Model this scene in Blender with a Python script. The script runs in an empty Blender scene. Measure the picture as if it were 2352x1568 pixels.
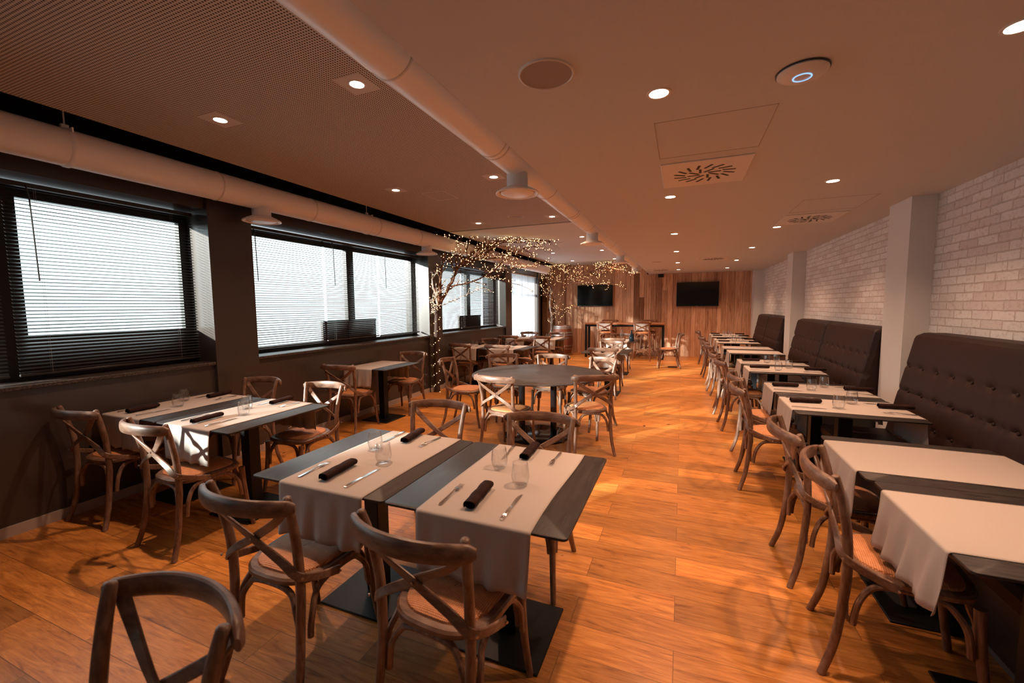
import bpy, math, random
from math import sin, cos, pi, radians as rad
from mathutils import Vector, Matrix

C = bpy.context.scene.collection
S = bpy.context.scene
random.seed(7)

# ------------------------------------------------------------------ camera
CAM_H = 1.55
FPX = 962.33
yaw, pitch, roll = 0.385555, -0.0841547, -0.0079761
f_ = Vector((-sin(yaw)*cos(pitch), cos(yaw)*cos(pitch), sin(pitch)))
r0 = Vector((cos(yaw), sin(yaw), 0)); u0 = r0.cross(f_)
r_ = r0*cos(roll) + u0*sin(roll); u_ = u0*cos(roll) - r0*sin(roll)
cd = bpy.data.cameras.new('camera'); cam = bpy.data.objects.new('camera', cd); C.objects.link(cam)
cd.sensor_width = 36; cd.lens = FPX/2352*36; cd.clip_start = 0.02; cd.clip_end = 200
M = Matrix((r_, u_, -f_)).transposed().to_4x4(); M.translation = (0, 0, CAM_H)
cam.matrix_world = M
cd.dof.use_dof = True; cd.dof.focus_distance = 5.0; cd.dof.aperture_fstop = 3.2
S.camera = cam

# ------------------------------------------------------------------ world, exposure
S.view_settings.view_transform = 'Standard'; S.view_settings.look = 'None'
S.view_settings.exposure = 0.0; S.view_settings.gamma = 1.0
S.view_settings.use_curve_mapping = False
w = bpy.data.worlds.new('overcast'); S.world = w; w.use_nodes = True
bg = w.node_tree.nodes['Background']; bg.inputs[0].default_value = (0.84, 0.95, 1.0, 1); bg.inputs[1].default_value = 3.8
try:
    S.cycles.diffuse_bounces = 4; S.cycles.glossy_bounces = 3; S.cycles.transmission_bounces = 6
    S.cycles.transparent_max_bounces = 12; S.cycles.sample_clamp_indirect = 4.0
    S.cycles.caustics_reflective = False; S.cycles.caustics_refractive = False
    S.cycles.use_denoising = True
except Exception:
    pass
LED_COL = (1.0, 0.58, 0.36)
LED_W = 150.0
sd = bpy.data.lights.new('low_sun', 'SUN'); sd.energy = 24.0; sd.angle = rad(2.2); sd.color = (1, .95, .88)
so = bpy.data.objects.new('low_sun', sd); C.objects.link(so)
so.rotation_euler = Vector((.585, .81, -.215)).to_track_quat('-Z', 'Y').to_euler()

def portal(name, y0, y1, z0, z1):
    ld = bpy.data.lights.new(name, 'AREA'); ld.shape = 'RECTANGLE'
    ld.size = z1-z0; ld.size_y = y1-y0
    ld.cycles.is_portal = True
    o = bpy.data.objects.new(name, ld); C.objects.link(o)
    o.location = (-4.62, (y0+y1)/2, (z0+z1)/2); o.rotation_euler = (0, -pi/2, 0)
WIN = [(-2.4, -1.35, 1.04, 2.48), (-1.0, 2.68, 1.04, 2.48), (3.12, 6.42, 1.04, 2.48), (6.86, 9.95, 1.04, 2.40), (10.36, 12.58, 0.72, 2.46)]
for a in WIN: portal('sky_portal', *a)

# ------------------------------------------------------------------ material helpers
def mat(name, col=(.8, .8, .8), rough=.5, metal=0, spec=.5):
    m = bpy.data.materials.new(name); m.use_nodes = True
    b = m.node_tree.nodes['Principled BSDF']
    b.inputs['Base Color'].default_value = (*col, 1); b.inputs['Roughness'].default_value = rough
    b.inputs['Metallic'].default_value = metal; b.inputs['Specular IOR Level'].default_value = spec
    return m
class N:
    def __init__(s, m): s.t = m.node_tree; s.b = s.t.nodes['Principled BSDF']
    def n(s, typ, **k):
        x = s.t.nodes.new(typ)
        for a, v in k.items():
            if a.startswith('_'):
                key = a[1:].replace('_', ' ')
                x.inputs[key].default_value = v
            else: setattr(x, a, v)
        return x
    def l(s, a, b): s.t.links.new(a, b)
    def coord(s, scale=(1, 1, 1), kind='Object', rot=(0, 0, 0)):
        c = s.n('ShaderNodeTexCoord'); mp = s.n('ShaderNodeMapping'); mp.inputs['Scale'].default_value = scale
        mp.inputs['Rotation'].default_value = rot
        s.l(c.outputs[kind], mp.inputs[0]); return mp.outputs[0]
    def noise(s, vec, scale, detail=4, rough=.55, dist=0):
        x = s.n('ShaderNodeTexNoise', _Scale=scale, _Detail=detail, _Roughness=rough, _Distortion=dist); s.l(vec, x.inputs['Vector']); return x.outputs['Fac']
    def ramp(s, fac, stops):
        x = s.n('ShaderNodeValToRGB'); e = x.color_ramp.elements
        while len(e) < len(stops): e.new(.5)
        for q, (p, c) in zip(e, stops): q.position = p; q.color = (*c, 1) if len(c) == 3 else c
        s.l(fac, x.inputs[0]); return x.outputs[0]
    def mix(s, a, b, fac=.5, mode='MIX'):
        x = s.n('ShaderNodeMix', data_type='RGBA', blend_type=mode)
        for v, i in ((fac, 0), (a, 6), (b, 7)):
            if isinstance(v, (int, float)): x.inputs[i].default_value = v
            elif isinstance(v, tuple): x.inputs[i].default_value = (*v, 1)
            else: s.l(v, x.inputs[i])
        return x.outputs[2]
    def math(s, op, a, b=0, c=None):
        x = s.n('ShaderNodeMath', operation=op)
        for i, v in enumerate((a, b) if c is None else (a, b, c)):
            if isinstance(v, (int, float)): x.inputs[i].default_value = v
            else: s.l(v, x.inputs[i])
        return x.outputs[0]
    def bump(s, h, strength=.3, dist=.01):
        x = s.n('ShaderNodeBump', _Strength=strength, _Distance=dist); s.l(h, x.inputs['Height']); s.l(x.outputs[0], s.b.inputs['Normal'])
    def col(s, c): s.l(c, s.b.inputs['Base Color'])
    def rough(s, c): s.l(c, s.b.inputs['Roughness'])

MAT = {}
def mk_materials():
    # weathered elm of the chairs
    def elm_like(name, sc):
        m = mat(name, rough=.40); n = N(m); v = n.coord(sc)
        g = n.noise(v, 60, 5, .6, .3); big = n.noise(n.coord(), 9, 3)
        c1 = n.ramp(g, [(.30, (.080, .038, .023)), (.55, (.180, .098, .063)), (.75, (.27, .17, .12))])
        c2 = n.mix(c1, (.34, .25, .205), n.math('MULTIPLY', n.ramp(big, [(.5, (0, 0, 0)), (.72, (1, 1, 1))]), .40))
        n.col(c2); n.bump(g, .2, .002); return m
    MAT['elm'] = elm_like('weathered_elm', (1, 1, .18))
    MAT['elm_h'] = elm_like('weathered_elm_bent', (.16, .7, .7))
    # oak of the stools, redder
    m = mat('stool_oak', rough=.45); n = N(m); g = n.noise(n.coord((1, 1, .2)), 50, 4)
    n.col(n.ramp(g, [(.3, (.16, .065, .03)), (.7, (.34, .15, .07))])); MAT['stool_wood'] = m
    # woven rattan
    m = mat('woven_rattan', rough=.55); n = N(m); v = n.coord()
    wx = n.n('ShaderNodeTexWave', bands_direction='X', _Scale=42.0); n.l(v, wx.inputs[0])
    wy = n.n('ShaderNodeTexWave', bands_direction='Y', _Scale=42.0); n.l(v, wy.inputs[0])
    h = n.math('MULTIPLY', wx.outputs['Fac'], wy.outputs['Fac']); g = n.noise(v, 30, 3)
    n.col(n.mix(n.ramp(h, [(.05, (.26, .08, .026)), (.6, (.82, .36, .14))]), n.ramp(g, [(.3, (.46, .17, .06)), (.7, (.80, .38, .17))]), .4))
    n.bump(h, .6, .003); MAT['rattan'] = m
    # black-stained table top
    m = mat('black_stained_oak', rough=.38, spec=.3); n = N(m); v = n.coord((14, 1.3, 1)); g = n.noise(v, 6, 6, .6, 1.2)
    n.col(n.ramp(g, [(.3, (.012, .011, .011)), (.62, (.045, .036, .034))])); n.rough(n.ramp(g, [(.3, (.38,)*3), (.7, (.52,)*3)])); n.bump(g, .35, .001); MAT['table'] = m
    MAT['table_round'] = mat('dark_laminate', (.035, .028, .028), .5, spec=.3); n = N(MAT['table_round']); g = n.noise(n.coord(), 7, 5)
    n.col(n.ramp(g, [(.3, (.022, .017, .017)), (.7, (.055, .043, .041))]))
    MAT['black_metal'] = mat('black_powder_steel', (.006, .007, .008), .42, spec=.3)
    MAT['black_gloss'] = mat('black_gloss_steel', (.006, .006, .007), .14)
    MAT['steel'] = mat('steel', (.75, .73, .72), .18, 1)
    MAT['screw'] = mat('dull_screw', (.42, .38, .36), .35, 1)
    m = mat('linen', (.60, .50, .45), .85, spec=.2); n = N(m); v = n.coord()
    g = n.n('ShaderNodeTexWave', bands_direction='X', _Scale=160.0, _Distortion=1.0); n.l(v, g.inputs[0]); g2 = n.noise(v, 420, 2)
    n.bump(n.math('ADD', g.outputs['Fac'], g2), .25, .0006); n.col(n.mix((.39, .345, .32), (.45, .40, .37), g2)); MAT['linen'] = m
    m = mat('brown_napkin', (.035, .012, .010), .8, spec=.12); n = N(m); g = n.noise(n.coord(), 25, 4); n.col(n.ramp(g, [(.3, (.012, .006, .0055)), (.7, (.034, .014, .012))])); n.bump(n.noise(n.coord(), 60, 3), .3, .003); MAT['napkin'] = m
    # thin clear glass: fresnel mix of see-through and mirror
    def clear(name, tint, ior=1.45, rough=0.0):
        m = bpy.data.materials.new(name); m.use_nodes = True; t = m.node_tree; t.nodes.remove(t.nodes['Principled BSDF'])
        tr = t.nodes.new('ShaderNodeBsdfTransparent'); tr.inputs[0].default_value = (*tint, 1)
        gl = t.nodes.new('ShaderNodeBsdfGlossy'); gl.inputs['Roughness'].default_value = rough
        lw = t.nodes.new('ShaderNodeLayerWeight'); lw.inputs[0].default_value = .5
        pw = t.nodes.new('ShaderNodeMath'); pw.operation = 'POWER'; pw.inputs[1].default_value = 3.0; t.links.new(lw.outputs['Facing'], pw.inputs[0])
        fr = t.nodes.new('ShaderNodeMath'); fr.operation = 'MULTIPLY_ADD'; fr.inputs[1].default_value = .9; fr.inputs[2].default_value = .06; t.links.new(pw.outputs[0], fr.inputs[0])
        mx = t.nodes.new('ShaderNodeMixShader'); t.links.new(fr.outputs[0], mx.inputs[0]); t.links.new(tr.outputs[0], mx.inputs[1]); t.links.new(gl.outputs[0], mx.inputs[2])
        t.links.new(mx.outputs[0], t.nodes['Material Output'].inputs[0]); return m
    MAT['pane'] = clear('window_glass', (.93, .96, .95)); MAT['glass'] = clear('tumbler_glass', (.988, .988, .988), 1.5, .02)
    # painted surfaces
    m = mat('warm_white_ceiling', (.60, .60, .60), .9, spec=.1); n = N(m); g = n.noise(n.coord(), 180, 2); n.bump(g, .12, .002); MAT['ceiling'] = m
    m = mat('perforated_ceiling', (.58, .56, .54), .9, spec=.1); n = N(m); v = n.coord((1, 1, 1))
    sp = n.n('ShaderNodeSeparateXYZ'); n.l(v, sp.inputs[0]); P = .0165
    def cell(o): return n.math('SUBTRACT', n.math('FRACT', n.math('DIVIDE', o, P)), .5)
    cx, cy = cell(sp.outputs[0]), cell(sp.outputs[1])
    d = n.math('SQRT', n.math('ADD', n.math('MULTIPLY', cx, cx), n.math('MULTIPLY', cy, cy)))
    hole = n.math('LESS_THAN', d, .29)
    n.col(n.mix((.58, .55, .53), (.03, .02, .016), hole)); MAT['perf'] = m
    MAT['dark_wall'] = mat('dark_taupe_paint', (.050, .039, .034), .28, spec=.6)
    MAT['black_wall'] = mat('near_black_paint', (.012, .009, .009), .85, spec=.2)
    MAT['pale_wall'] = mat('pale_grey_paint', (.68, .68, .67), .8, spec=.2)
    MAT['baseboard'] = mat('painted_baseboard', (.42, .35, .31), .5)
    MAT['duct'] = mat('white_duct', (.90, .88, .87), .36); MAT['white'] = mat('white_plastic', (.70, .66, .63), .4)
    MAT['grille'] = mat('grey_grille', (.33, .28, .26), .7); MAT['slot'] = mat('slot_black', (.006, .005, .005), .6)
    MAT['slat'] = mat('dark_slat', (.028, .026, .026), .35); MAT['frame'] = mat('dark_window_frame', (.010, .010, .011), .45); MAT['panel'] = mat('brown_window_panel', (.035, .018, .014), .5)
    MAT['wand'] = mat('blind_wand', (.02, .015, .013), .3); MAT['cord'] = mat('blind_cord', (.5, .48, .47), .6)
    m = mat('granite_sill', (.08, .07, .065), .45); n = N(m); g = n.noise(n.coord(), 90, 4, .7); n.col(n.ramp(g, [(.42, (.012, .009, .008)), (.62, (.11, .08, .065))])); MAT['sill'] = m
    # oak floor, boards along x
    m = mat('oak_floor', rough=.34, spec=.45); n = N(m); v = n.coord()
    br = n.n('ShaderNodeTexBrick', offset=.37, squash=1.0, _Scale=1.0, _Mortar_Size=.0016, _Mortar_Smooth=.3, _Bias=0.0, _Brick_Width=1.28, _Row_Height=.19)
    br.inputs['Color1'].default_value = (0, 0, 0, 1); br.inputs['Color2'].default_value = (1, 1, 1, 1); br.inputs['Mortar'].default_value = (.5, .5, .5, 1)
    n.l(v, br.inputs['Vector'])
    tone = br.outputs['Color']
    sc = n.n('ShaderNodeVectorMath', operation='MULTIPLY'); n.l(tone, sc.inputs[0]); sc.inputs[1].default_value = (3.1, 7.7, 0)
    ad = n.n('ShaderNodeVectorMath', operation='ADD'); n.l(v, ad.inputs[0]); n.l(sc.outputs[0], ad.inputs[1])
    mp = n.n('ShaderNodeMapping'); mp.inputs['Scale'].default_value = (1.1, 9, 1); n.l(ad.outputs[0], mp.inputs[0])
    g = n.noise(mp.outputs[0], 3.2, 6, .62, 1.4); mp2 = n.n('ShaderNodeMapping'); mp2.inputs['Scale'].default_value = (3, 60, 1); n.l(ad.outputs[0], mp2.inputs[0]); fine = n.noise(mp2.outputs[0], 3, 3)
    c = n.ramp(g, [(.26, (.22, .072, .014)), (.42, (.48, .190, .042)), (.62, (.65, .285, .072)), (.8, (.74, .36, .10))])
    c = n.mix(c, n.mix((.62, .62, .62), (1.18, 1.1, 1.02), tone), 1.0, 'MULTIPLY')
    c = n.mix(c, n.ramp(fine, [(.3, (.72, .7, .68)), (.6, (1, 1, 1))]), .7, 'MULTIPLY')
    kn = n.noise(v, 5.5, 2, .5); c = n.mix(c, (.07, .022, .008), n.ramp(kn, [(.73, (0, 0, 0)), (.77, (1, 1, 1))]))
    c = n.mix(c, (.05, .02, .009), n.math('MULTIPLY', br.outputs['Fac'], .75)); n.col(c)
    n.rough(n.ramp(fine, [(.2, (.29,)*3), (.8, (.43,)*3)])); n.bump(n.math('SUBTRACT', fine, n.math('MULTIPLY', br.outputs['Fac'], 2)), .22, .0012); MAT['floor'] = m
    # reclaimed boards
    m = mat('reclaimed_boards', rough=.7, spec=.2); n = N(m); at = n.n('ShaderNodeAttribute', attribute_name='tone')
    v = n.coord((9, 9, .7)); ad = n.n('ShaderNodeVectorMath', operation='ADD'); n.l(v, ad.inputs[0]); n.l(at.outputs['Vector'], ad.inputs[1])
    g = n.noise(ad.outputs[0], 2.2, 6, .65, .9); v2 = n.coord((70, 70, 1.5)); g2 = n.noise(v2, 1.5, 3)
    st = n.noise(n.coord((1.6, 1.6, .5)), 2.4, 4)
    c = n.ramp(g, [(.24, (.26, .11, .06)), (.42, (.60, .34, .21)), (.7, (.84, .56, .39))])
    sep = n.n('ShaderNodeSeparateXYZ'); n.l(at.outputs['Vector'], sep.inputs[0])
    tn = n.math('FRACT', sep.outputs[0])
    c = n.mix(c, n.mix((.30, .21, .16), (1.15, 1.14, 1.12), n.ramp(tn, [(0, (0, 0, 0)), (.14, (.5,)*3), (1, (1, 1, 1))])), 1.0, 'MULTIPLY')
    c = n.mix(c, n.ramp(g2, [(.3, (.7, .66, .62)), (.6, (1, 1, 1))]), .8, 'MULTIPLY'); c = n.mix(c, (.05, .02, .01), n.ramp(st, [(.69, (0, 0, 0)), (.76, (.7,)*3)]))
    n.col(c); n.bump(g2, .3, .003); MAT['boards'] = m
    # whitewashed brick
    m = mat('whitewashed_brick', rough=.85, spec=.15); n = N(m); tc = n.n('ShaderNodeTexCoord'); sp = n.n('ShaderNodeSeparateXYZ'); n.l(tc.outputs['Object'], sp.inputs[0]); cb = n.n('ShaderNodeCombineXYZ')
    n.l(sp.outputs[1], cb.inputs[0]); n.l(sp.outputs[2], cb.inputs[1])
    wob = n.n('ShaderNodeTexNoise', _Scale=14.0, _Detail=2.0); n.l(tc.outputs['Object'], wob.inputs['Vector'])
    wv = n.n('ShaderNodeVectorMath', operation='MULTIPLY_ADD'); n.l(wob.outputs['Color'], wv.inputs[0]); wv.inputs[1].default_value = (.012, .012, 0); n.l(cb.outputs[0], wv.inputs[2])
    br = n.n('ShaderNodeTexBrick', offset=.5, _Scale=1.0, _Mortar_Size=.006, _Mortar_Smooth=.45, _Bias=.15, _Brick_Width=.225, _Row_Height=.068)
    br.inputs['Color1'].default_value = (.60, .55, .53, 1); br.inputs['Color2'].default_value = (.77, .76, .75, 1); br.inputs['Mortar'].default_value = (.60, .54, .51, 1); n.l(wv.outputs[0], br.inputs['Vector'])
    g = n.noise(tc.outputs['Object'], 38, 5, .7); sn = n.math('MULTIPLY', n.ramp(g, [(.52, (0, 0, 0)), (.68, (1, 1, 1))]), .6)
    n.col(n.mix(br.outputs['Color'], (.42, .31, .27), sn)); hh = n.math('SUBTRACT', n.math('MULTIPLY', g, .35), br.outputs['Fac']); n.bump(hh, .75, .009); MAT['brick'] = m
    # banquette leatherette
    m = mat('brown_leatherette', (.024, .010, .008), .55, spec=.3); n = N(m); g = n.noise(n.coord(), 260, 3); n.bump(g, .15, .001); MAT['leather'] = m
    # curtain
    m = bpy.data.materials.new('sheer_curtain'); m.use_nodes = True; t = m.node_tree; t.nodes.remove(t.nodes['Principled BSDF'])
    tl = t.nodes.new('ShaderNodeBsdfTranslucent'); tl.inputs[0].default_value = (.80, .76, .80, 1); df = t.nodes.new('ShaderNodeBsdfDiffuse'); df.inputs[0].default_value = (.72, .66, .68, 1)
    tp = t.nodes.new('ShaderNodeBsdfTransparent'); m1 = t.nodes.new('ShaderNodeMixShader'); m1.inputs[0].default_value = .25; m2 = t.nodes.new('ShaderNodeMixShader'); m2.inputs[0].default_value = .13
    t.links.new(tl.outputs[0], m1.inputs[1]); t.links.new(df.outputs[0], m1.inputs[2]); t.links.new(m1.outputs[0], m2.inputs[1]); t.links.new(tp.outputs[0], m2.inputs[2]); t.links.new(m2.outputs[0], t.nodes['Material Output'].inputs[0]); MAT['curtain'] = m
    def emit(name, col, s, sampling='NONE'):
        m = bpy.data.materials.new(name); m.use_nodes = True; t = m.node_tree; t.nodes.remove(t.nodes['Principled BSDF'])
        e = t.nodes.new('ShaderNodeEmission'); e.inputs[0].default_value = (*col, 1); e.inputs[1].default_value = s
        t.links.new(e.outputs[0], t.nodes['Material Output'].inputs[0])
        try: m.cycles.emission_sampling = sampling
        except Exception: pass
        return m
    MAT['lens'] = emit('lit_lens', (1, .80, .62), 30); MAT['bulb'] = emit('lit_fairy_bulb', (1, .58, .27), 7); MAT['led_ring'] = emit('blue_led_ring', (.35, .62, 1), 1.3)
    # branches
    m = mat('branch_bark', rough=.75, spec=.2); n = N(m); g = n.noise(n.coord(), 22, 4); n.col(n.ramp(g, [(.35, (.075, .032, .018)), (.65, (.24, .125, .075))])); MAT['bark'] = m
    m = mat('pale_birch_bark', rough=.7, spec=.2); n = N(m); g = n.noise(n.coord((1, 1, .5)), 26, 4); n.col(n.ramp(g, [(.38, (.13, .09, .07)), (.55, (.50, .43, .38))])); MAT['birch'] = m
    MAT['trunk'] = mat('dark_trunk_bark', (.045, .022, .014), .8); MAT['wire'] = mat('copper_wire', (.30, .13, .06), .4, .6)
    # barrel
    m = mat('barrel_oak', rough=.5); n = N(m); tc = n.n('ShaderNodeTexCoord'); sp = n.n('ShaderNodeSeparateXYZ'); n.l(tc.outputs['Object'], sp.inputs[0])
    an = n.math('MULTIPLY', n.math('ARCTAN2', sp.outputs[1], sp.outputs[0]), 24/(2*pi)); st = n.math('FLOOR', an); cb = n.n('ShaderNodeCombineXYZ'); n.l(st, cb.inputs[0]); g = n.n('ShaderNodeTexWhiteNoise', noise_dimensions='1D'); n.l(st, g.inputs['W'])
    fr = n.math('ABSOLUTE', n.math('SUBTRACT', n.math('FRACT', an), .5)); gap = n.math('GREATER_THAN', fr, .475)
    c = n.mix((.12, .032, .014), (.25, .075, .032), g.outputs['Value']); n.col(n.mix(c, (.02, .008, .005), gap)); MAT['barrel'] = m
    MAT['hoop'] = mat('galvanised_hoop', (.30, .29, .29), .45, .8)
    m = mat('bar_oak', rough=.4); n = N(m); g = n.noise(n.coord((1, 9, 9)), 6, 4); n.col(n.ramp(g, [(.3, (.25, .09, .035)), (.7, (.45, .19, .085))])); MAT['bar'] = m
    MAT['screen'] = mat('tv_screen', (.004, .004, .005), .09); MAT['tvframe'] = mat('tv_frame', (.02, .019, .019), .35)
    MAT['red'] = mat('red_enamel', (.28, .012, .010), .3); MAT['yellow'] = mat('yellow_label', (.75, .52, .08), .6)
    MAT['darkglass'] = mat('dark_bottle_glass', (.006, .011, .016), .06); MAT['paper'] = mat('white_card', (.8, .79, .78), .7)
mk_materials()

# ------------------------------------------------------------------ geometry helpers
class MB:
    def __init__(s): s.v = []; s.f = []; s.m = []
    def add(s, vs, fs, mi=0):
        o = len(s.v); s.v += [tuple(p) for p in vs]; s.f += [tuple(i+o for i in q) for q in fs]; s.m += [mi]*len(fs)
    def box(s, x0, x1, y0, y1, z0, z1, mi=0, bev=0):
        if bev:
            b = bev
            def ring(z, i): return [(x0+b+(-b if 0 else 0), y0+i, z)]
            # chamfered box: three rings
            def rect(a, z): return [(x0+a, y0+b, z), (x0+b, y0+a, z), (x1-b, y0+a, z), (x1-a, y0+b, z), (x1-a, y1-b, z), (x1-b, y1-a, z), (x0+b, y1-a, z), (x0+a, y1-b, z)]
            R = [rect(b*.9, z0), rect(0, z0+b), rect(0, z1-b), rect(b*.9, z1)]
            s.loft(R, True, mi); return s
        v = [(x, y, z) for z in (z0, z1) for x, y in ((x0, y0), (x1, y0), (x1, y1), (x0, y1))]
        s.add(v, [(3, 2, 1, 0), (4, 5, 6, 7), (0, 1, 5, 4), (1, 2, 6, 5), (2, 3, 7, 6), (3, 0, 4, 7)], mi); return s
    def loft(s, rings, caps=True, mi=0, closed=True):
        n = len(rings[0]); v = [p for r in rings for p in r]; f = []
        for i in range(len(rings)-1):
            for j in range(n if closed else n-1):
                k = (j+1) % n; f.append((i*n+j, i*n+k, (i+1)*n+k, (i+1)*n+j))
        if caps and closed: f.append(tuple(range(n-1, -1, -1))); f.append(tuple((len(rings)-1)*n+j for j in range(n)))
        s.add(v, f, mi); return s
    def tube(s, pts, rr, n=8, mi=0, caps=True):
        pts = [Vector(p) for p in pts]
        if isinstance(rr, (int, float)): rr = [rr]*len(pts)
        rings = []; up = None
        for i, p in enumerate(pts):
            t = (pts[min(i+1, len(pts)-1)]-pts[max(i-1, 0)]); t = t.normalized() if t.length > 1e-9 else Vector((0, 0, 1))
            if up is None: up = Vector((0, 0, 1)) if abs(t.z) < .9 else Vector((1, 0, 0))
            a = t.cross(up)
            if a.length < 1e-4: a = t.cross(Vector((0, 1, 0)))
            a.normalize(); b = a.cross(t).normalized(); up = b
            rings.append([p+a*(cos(2*pi*k/n)*rr[i])+b*(sin(2*pi*k/n)*rr[i]) for k in range(n)])
        s.loft(rings, caps, mi); return s
    def strip(s, pts, norms, w, th, mi=0):
        """flat bent strip: width across, thickness along norms; rounded section"""
        pts = [Vector(p) for p in pts]; rings = []
        ws = w if isinstance(w, (list, tuple)) else [w]*len(pts)
        for i, p in enumerate(pts):
            t = (pts[min(i+1, len(pts)-1)]-pts[max(i-1, 0)]).normalized(); nn = Vector(norms[i]); nn = (nn-t*nn.dot(t)).normalized(); a = t.cross(nn).normalized()
            ww = ws[i]/2; h = th/2
            rings.append([p+a*x+nn*y for x, y in ((-ww, -h*.4), (-ww*.8, -h), (ww*.8, -h), (ww, -h*.4), (ww, h*.4), (ww*.8, h), (-ww*.8, h), (-ww, h*.4))])
        s.loft(rings, True, mi); return s
    def lathe(s, prof, n=24, c=(0, 0), mi=0, caps=False):
        s.loft([[(c[0]+r*cos(2*pi*k/n), c[1]+r*sin(2*pi*k/n), z) for k in range(n)] for r, z in prof], caps, mi); return s
    def prism(s, poly, z0, z1, mi=0):
        s.loft([[(x, y, z0) for x, y in poly], [(x, y, z1) for x, y in poly]], True, mi); return s
    def xf(s, Mx):
        s.v = [tuple(Mx @ Vector(p)) for p in s.v]; return s
    def mesh(s, name, mats, smooth=True):
        me = bpy.data.meshes.new(name); me.from_pydata(s.v, [], s.f); me.validate()
        for m in (mats if isinstance(mats, (list, tuple)) else [mats]): me.materials.append(MAT[m] if isinstance(m, str) else m)
        if len(s.m) == len(me.polygons):
            for p, i in zip(me.polygons, s.m): p.material_index = i
        me.update()
        if smooth:
            me.polygons.foreach_set('use_smooth', [True]*len(me.polygons))
            try: me.set_sharp_from_angle(angle=rad(38))
            except Exception: pass
        return me
def link(name, mb, mats, parent=None, loc=None, smooth=True, rot=None):
    me = mb if isinstance(mb, bpy.types.Mesh) else mb.mesh(name, mats, smooth)
    o = bpy.data.objects.new(name, me); C.objects.link(o)
    if parent: o.parent = parent
    if loc: o.location = loc
    if rot: o.rotation_euler = rot
    return o
def tag(o, label, cat, group=None):
    o['label'] = label; o['category'] = cat
    if group: o['group'] = group
    return o
def thing(name, label, cat, loc=(0, 0, 0), rz=0, group=None):
    o = bpy.data.objects.new(name, None); C.objects.link(o); o.location = loc; o.rotation_euler = (0, 0, rz); o.empty_display_size = .1
    return tag(o, label, cat, group)
def struct(name, mb, mats, smooth=False):
    o = link(name, mb, mats, smooth=smooth); o['kind'] = 'structure'; return o
KIDS = {}
def kids(o):
    if o.name not in KIDS: KIDS[o.name] = list(o.children)
    return KIDS[o.name]
USED = set()
def place(proto, loc, rz, label, group=None):
    """first use moves the prototype itself, later ones copy it with its parts"""
    if proto.name not in USED:
        USED.add(proto.name); kids(proto); r = proto
        for ch in kids(proto): kids(ch)
    else:
        r = proto.copy(); C.objects.link(r)
        for ch in kids(proto):
            c = ch.copy(); C.objects.link(c); c.parent = r
            for g in kids(ch):
                d = g.copy(); C.objects.link(d); d.parent = c
    r.location = loc; r.rotation_euler = (0, 0, rz); r['label'] = label
    if group: r['group'] = group
    return r
def smooth_path(P, k=6):
    P = [Vector(p) for p in P]; o = []
    for i in range(len(P)-1):
        a, b, c, d = P[max(i-1, 0)], P[i], P[i+1], P[min(i+2, len(P)-1)]
        for j in range(k):
            t = j/k; o.append(.5*((2*b)+(c-a)*t+(2*a-5*b+4*c-d)*t*t+(3*b-3*c+d-a)*t**3))
    o.append(P[-1]); return o

# ------------------------------------------------------------------ the room shell
XR, XL, YB, YF = 2.04, -4.24, 13.6, -3.2
ZR, ZL = 2.49, 2.86
XS = -0.97                                    # step between the two ceilings
struct('floor', MB().box(-4.75, 2.3, YF-.2, YB+.3, -.12, 0), 'floor')
cr = MB().box(XS, 2.3, YF-.2, YB+.3, ZR, 3.25); struct('ceiling', cr, 'ceiling')
SLOT0, SLOT1 = 6.53, 6.60
struct('ceiling', MB().box(-3.83, XS-.002, YF-.2, SLOT0, ZL, ZL+.03), 'perf')
struct('ceiling', MB().box(-3.86, XS-.002, SLOT1, YB-.002, ZL, ZL+.03), 'ceiling')
struct('ceiling', MB().box(-4.75, XS-.002, YF-.2, YB+.3, 3.16, 3.25), 'black_wall')
# right wall, brick, with plastered piers
struct('wall_right', MB().box(XR, 2.3, YF, YB, 0, ZR-.001), 'brick')
for y0, y1, xf in ((.62, 1.05, 1.86), (4.85, 5.28, 1.86), (9.05, 9.49, 1.84), (13.14, 13.595, 1.81)):
    struct('trim_1', MB().box(xf, XR-.001, y0, y1, 0, ZR-.001), 'pale_wall')
struct('wall_front', MB().box(-4.75, 2.3, YF-.2, YF, 0, 3.16), 'pale_wall')
struct('baseboard_right', MB().box(XR-.012, XR-.001, YF, YB-.47, 0, .07), 'baseboard')
# back wall of reclaimed boards
mb = MB(); x = -4.4; tones = []; k = 0; rnd = random.Random(5)
while x < 2.03:
    wd = rnd.choice((.07, .10, .12, .14, .17, .20)); x1 = min(x+wd, 2.039)
    d = rnd.uniform(0, .018); z1 = (ZL if x1 < XS else ZR)-.001
    if x < XS < x1: x1 = XS
    # some boards are made of two lengths
    cut = rnd.uniform(.5, 2.2) if rnd.random() < .55 else None
    for za, zb in (((0, cut-.001), (cut+.001, z1)) if cut else ((0, z1),)):
        mb.box(x+.0022, x1-.0022, YB-.012-d, YB+.05, za, zb); tones.append((rnd.uniform(0, 50), rnd.uniform(0, 50), rnd.uniform(0, 50)))
        k += 1
    x = x1
wb = struct('wall_back', mb, 'boards')
at = wb.data.attributes.new('tone', 'FLOAT_VECTOR', 'POINT')
for i, tn in enumerate(tones):
    for j in range(8): at.data[i*8+j].vector = tn
struct('wall_back', MB().box(-4.75, 2.3, YB+.051, YB+.3, 0, 3.2), 'black_wall')

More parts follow.
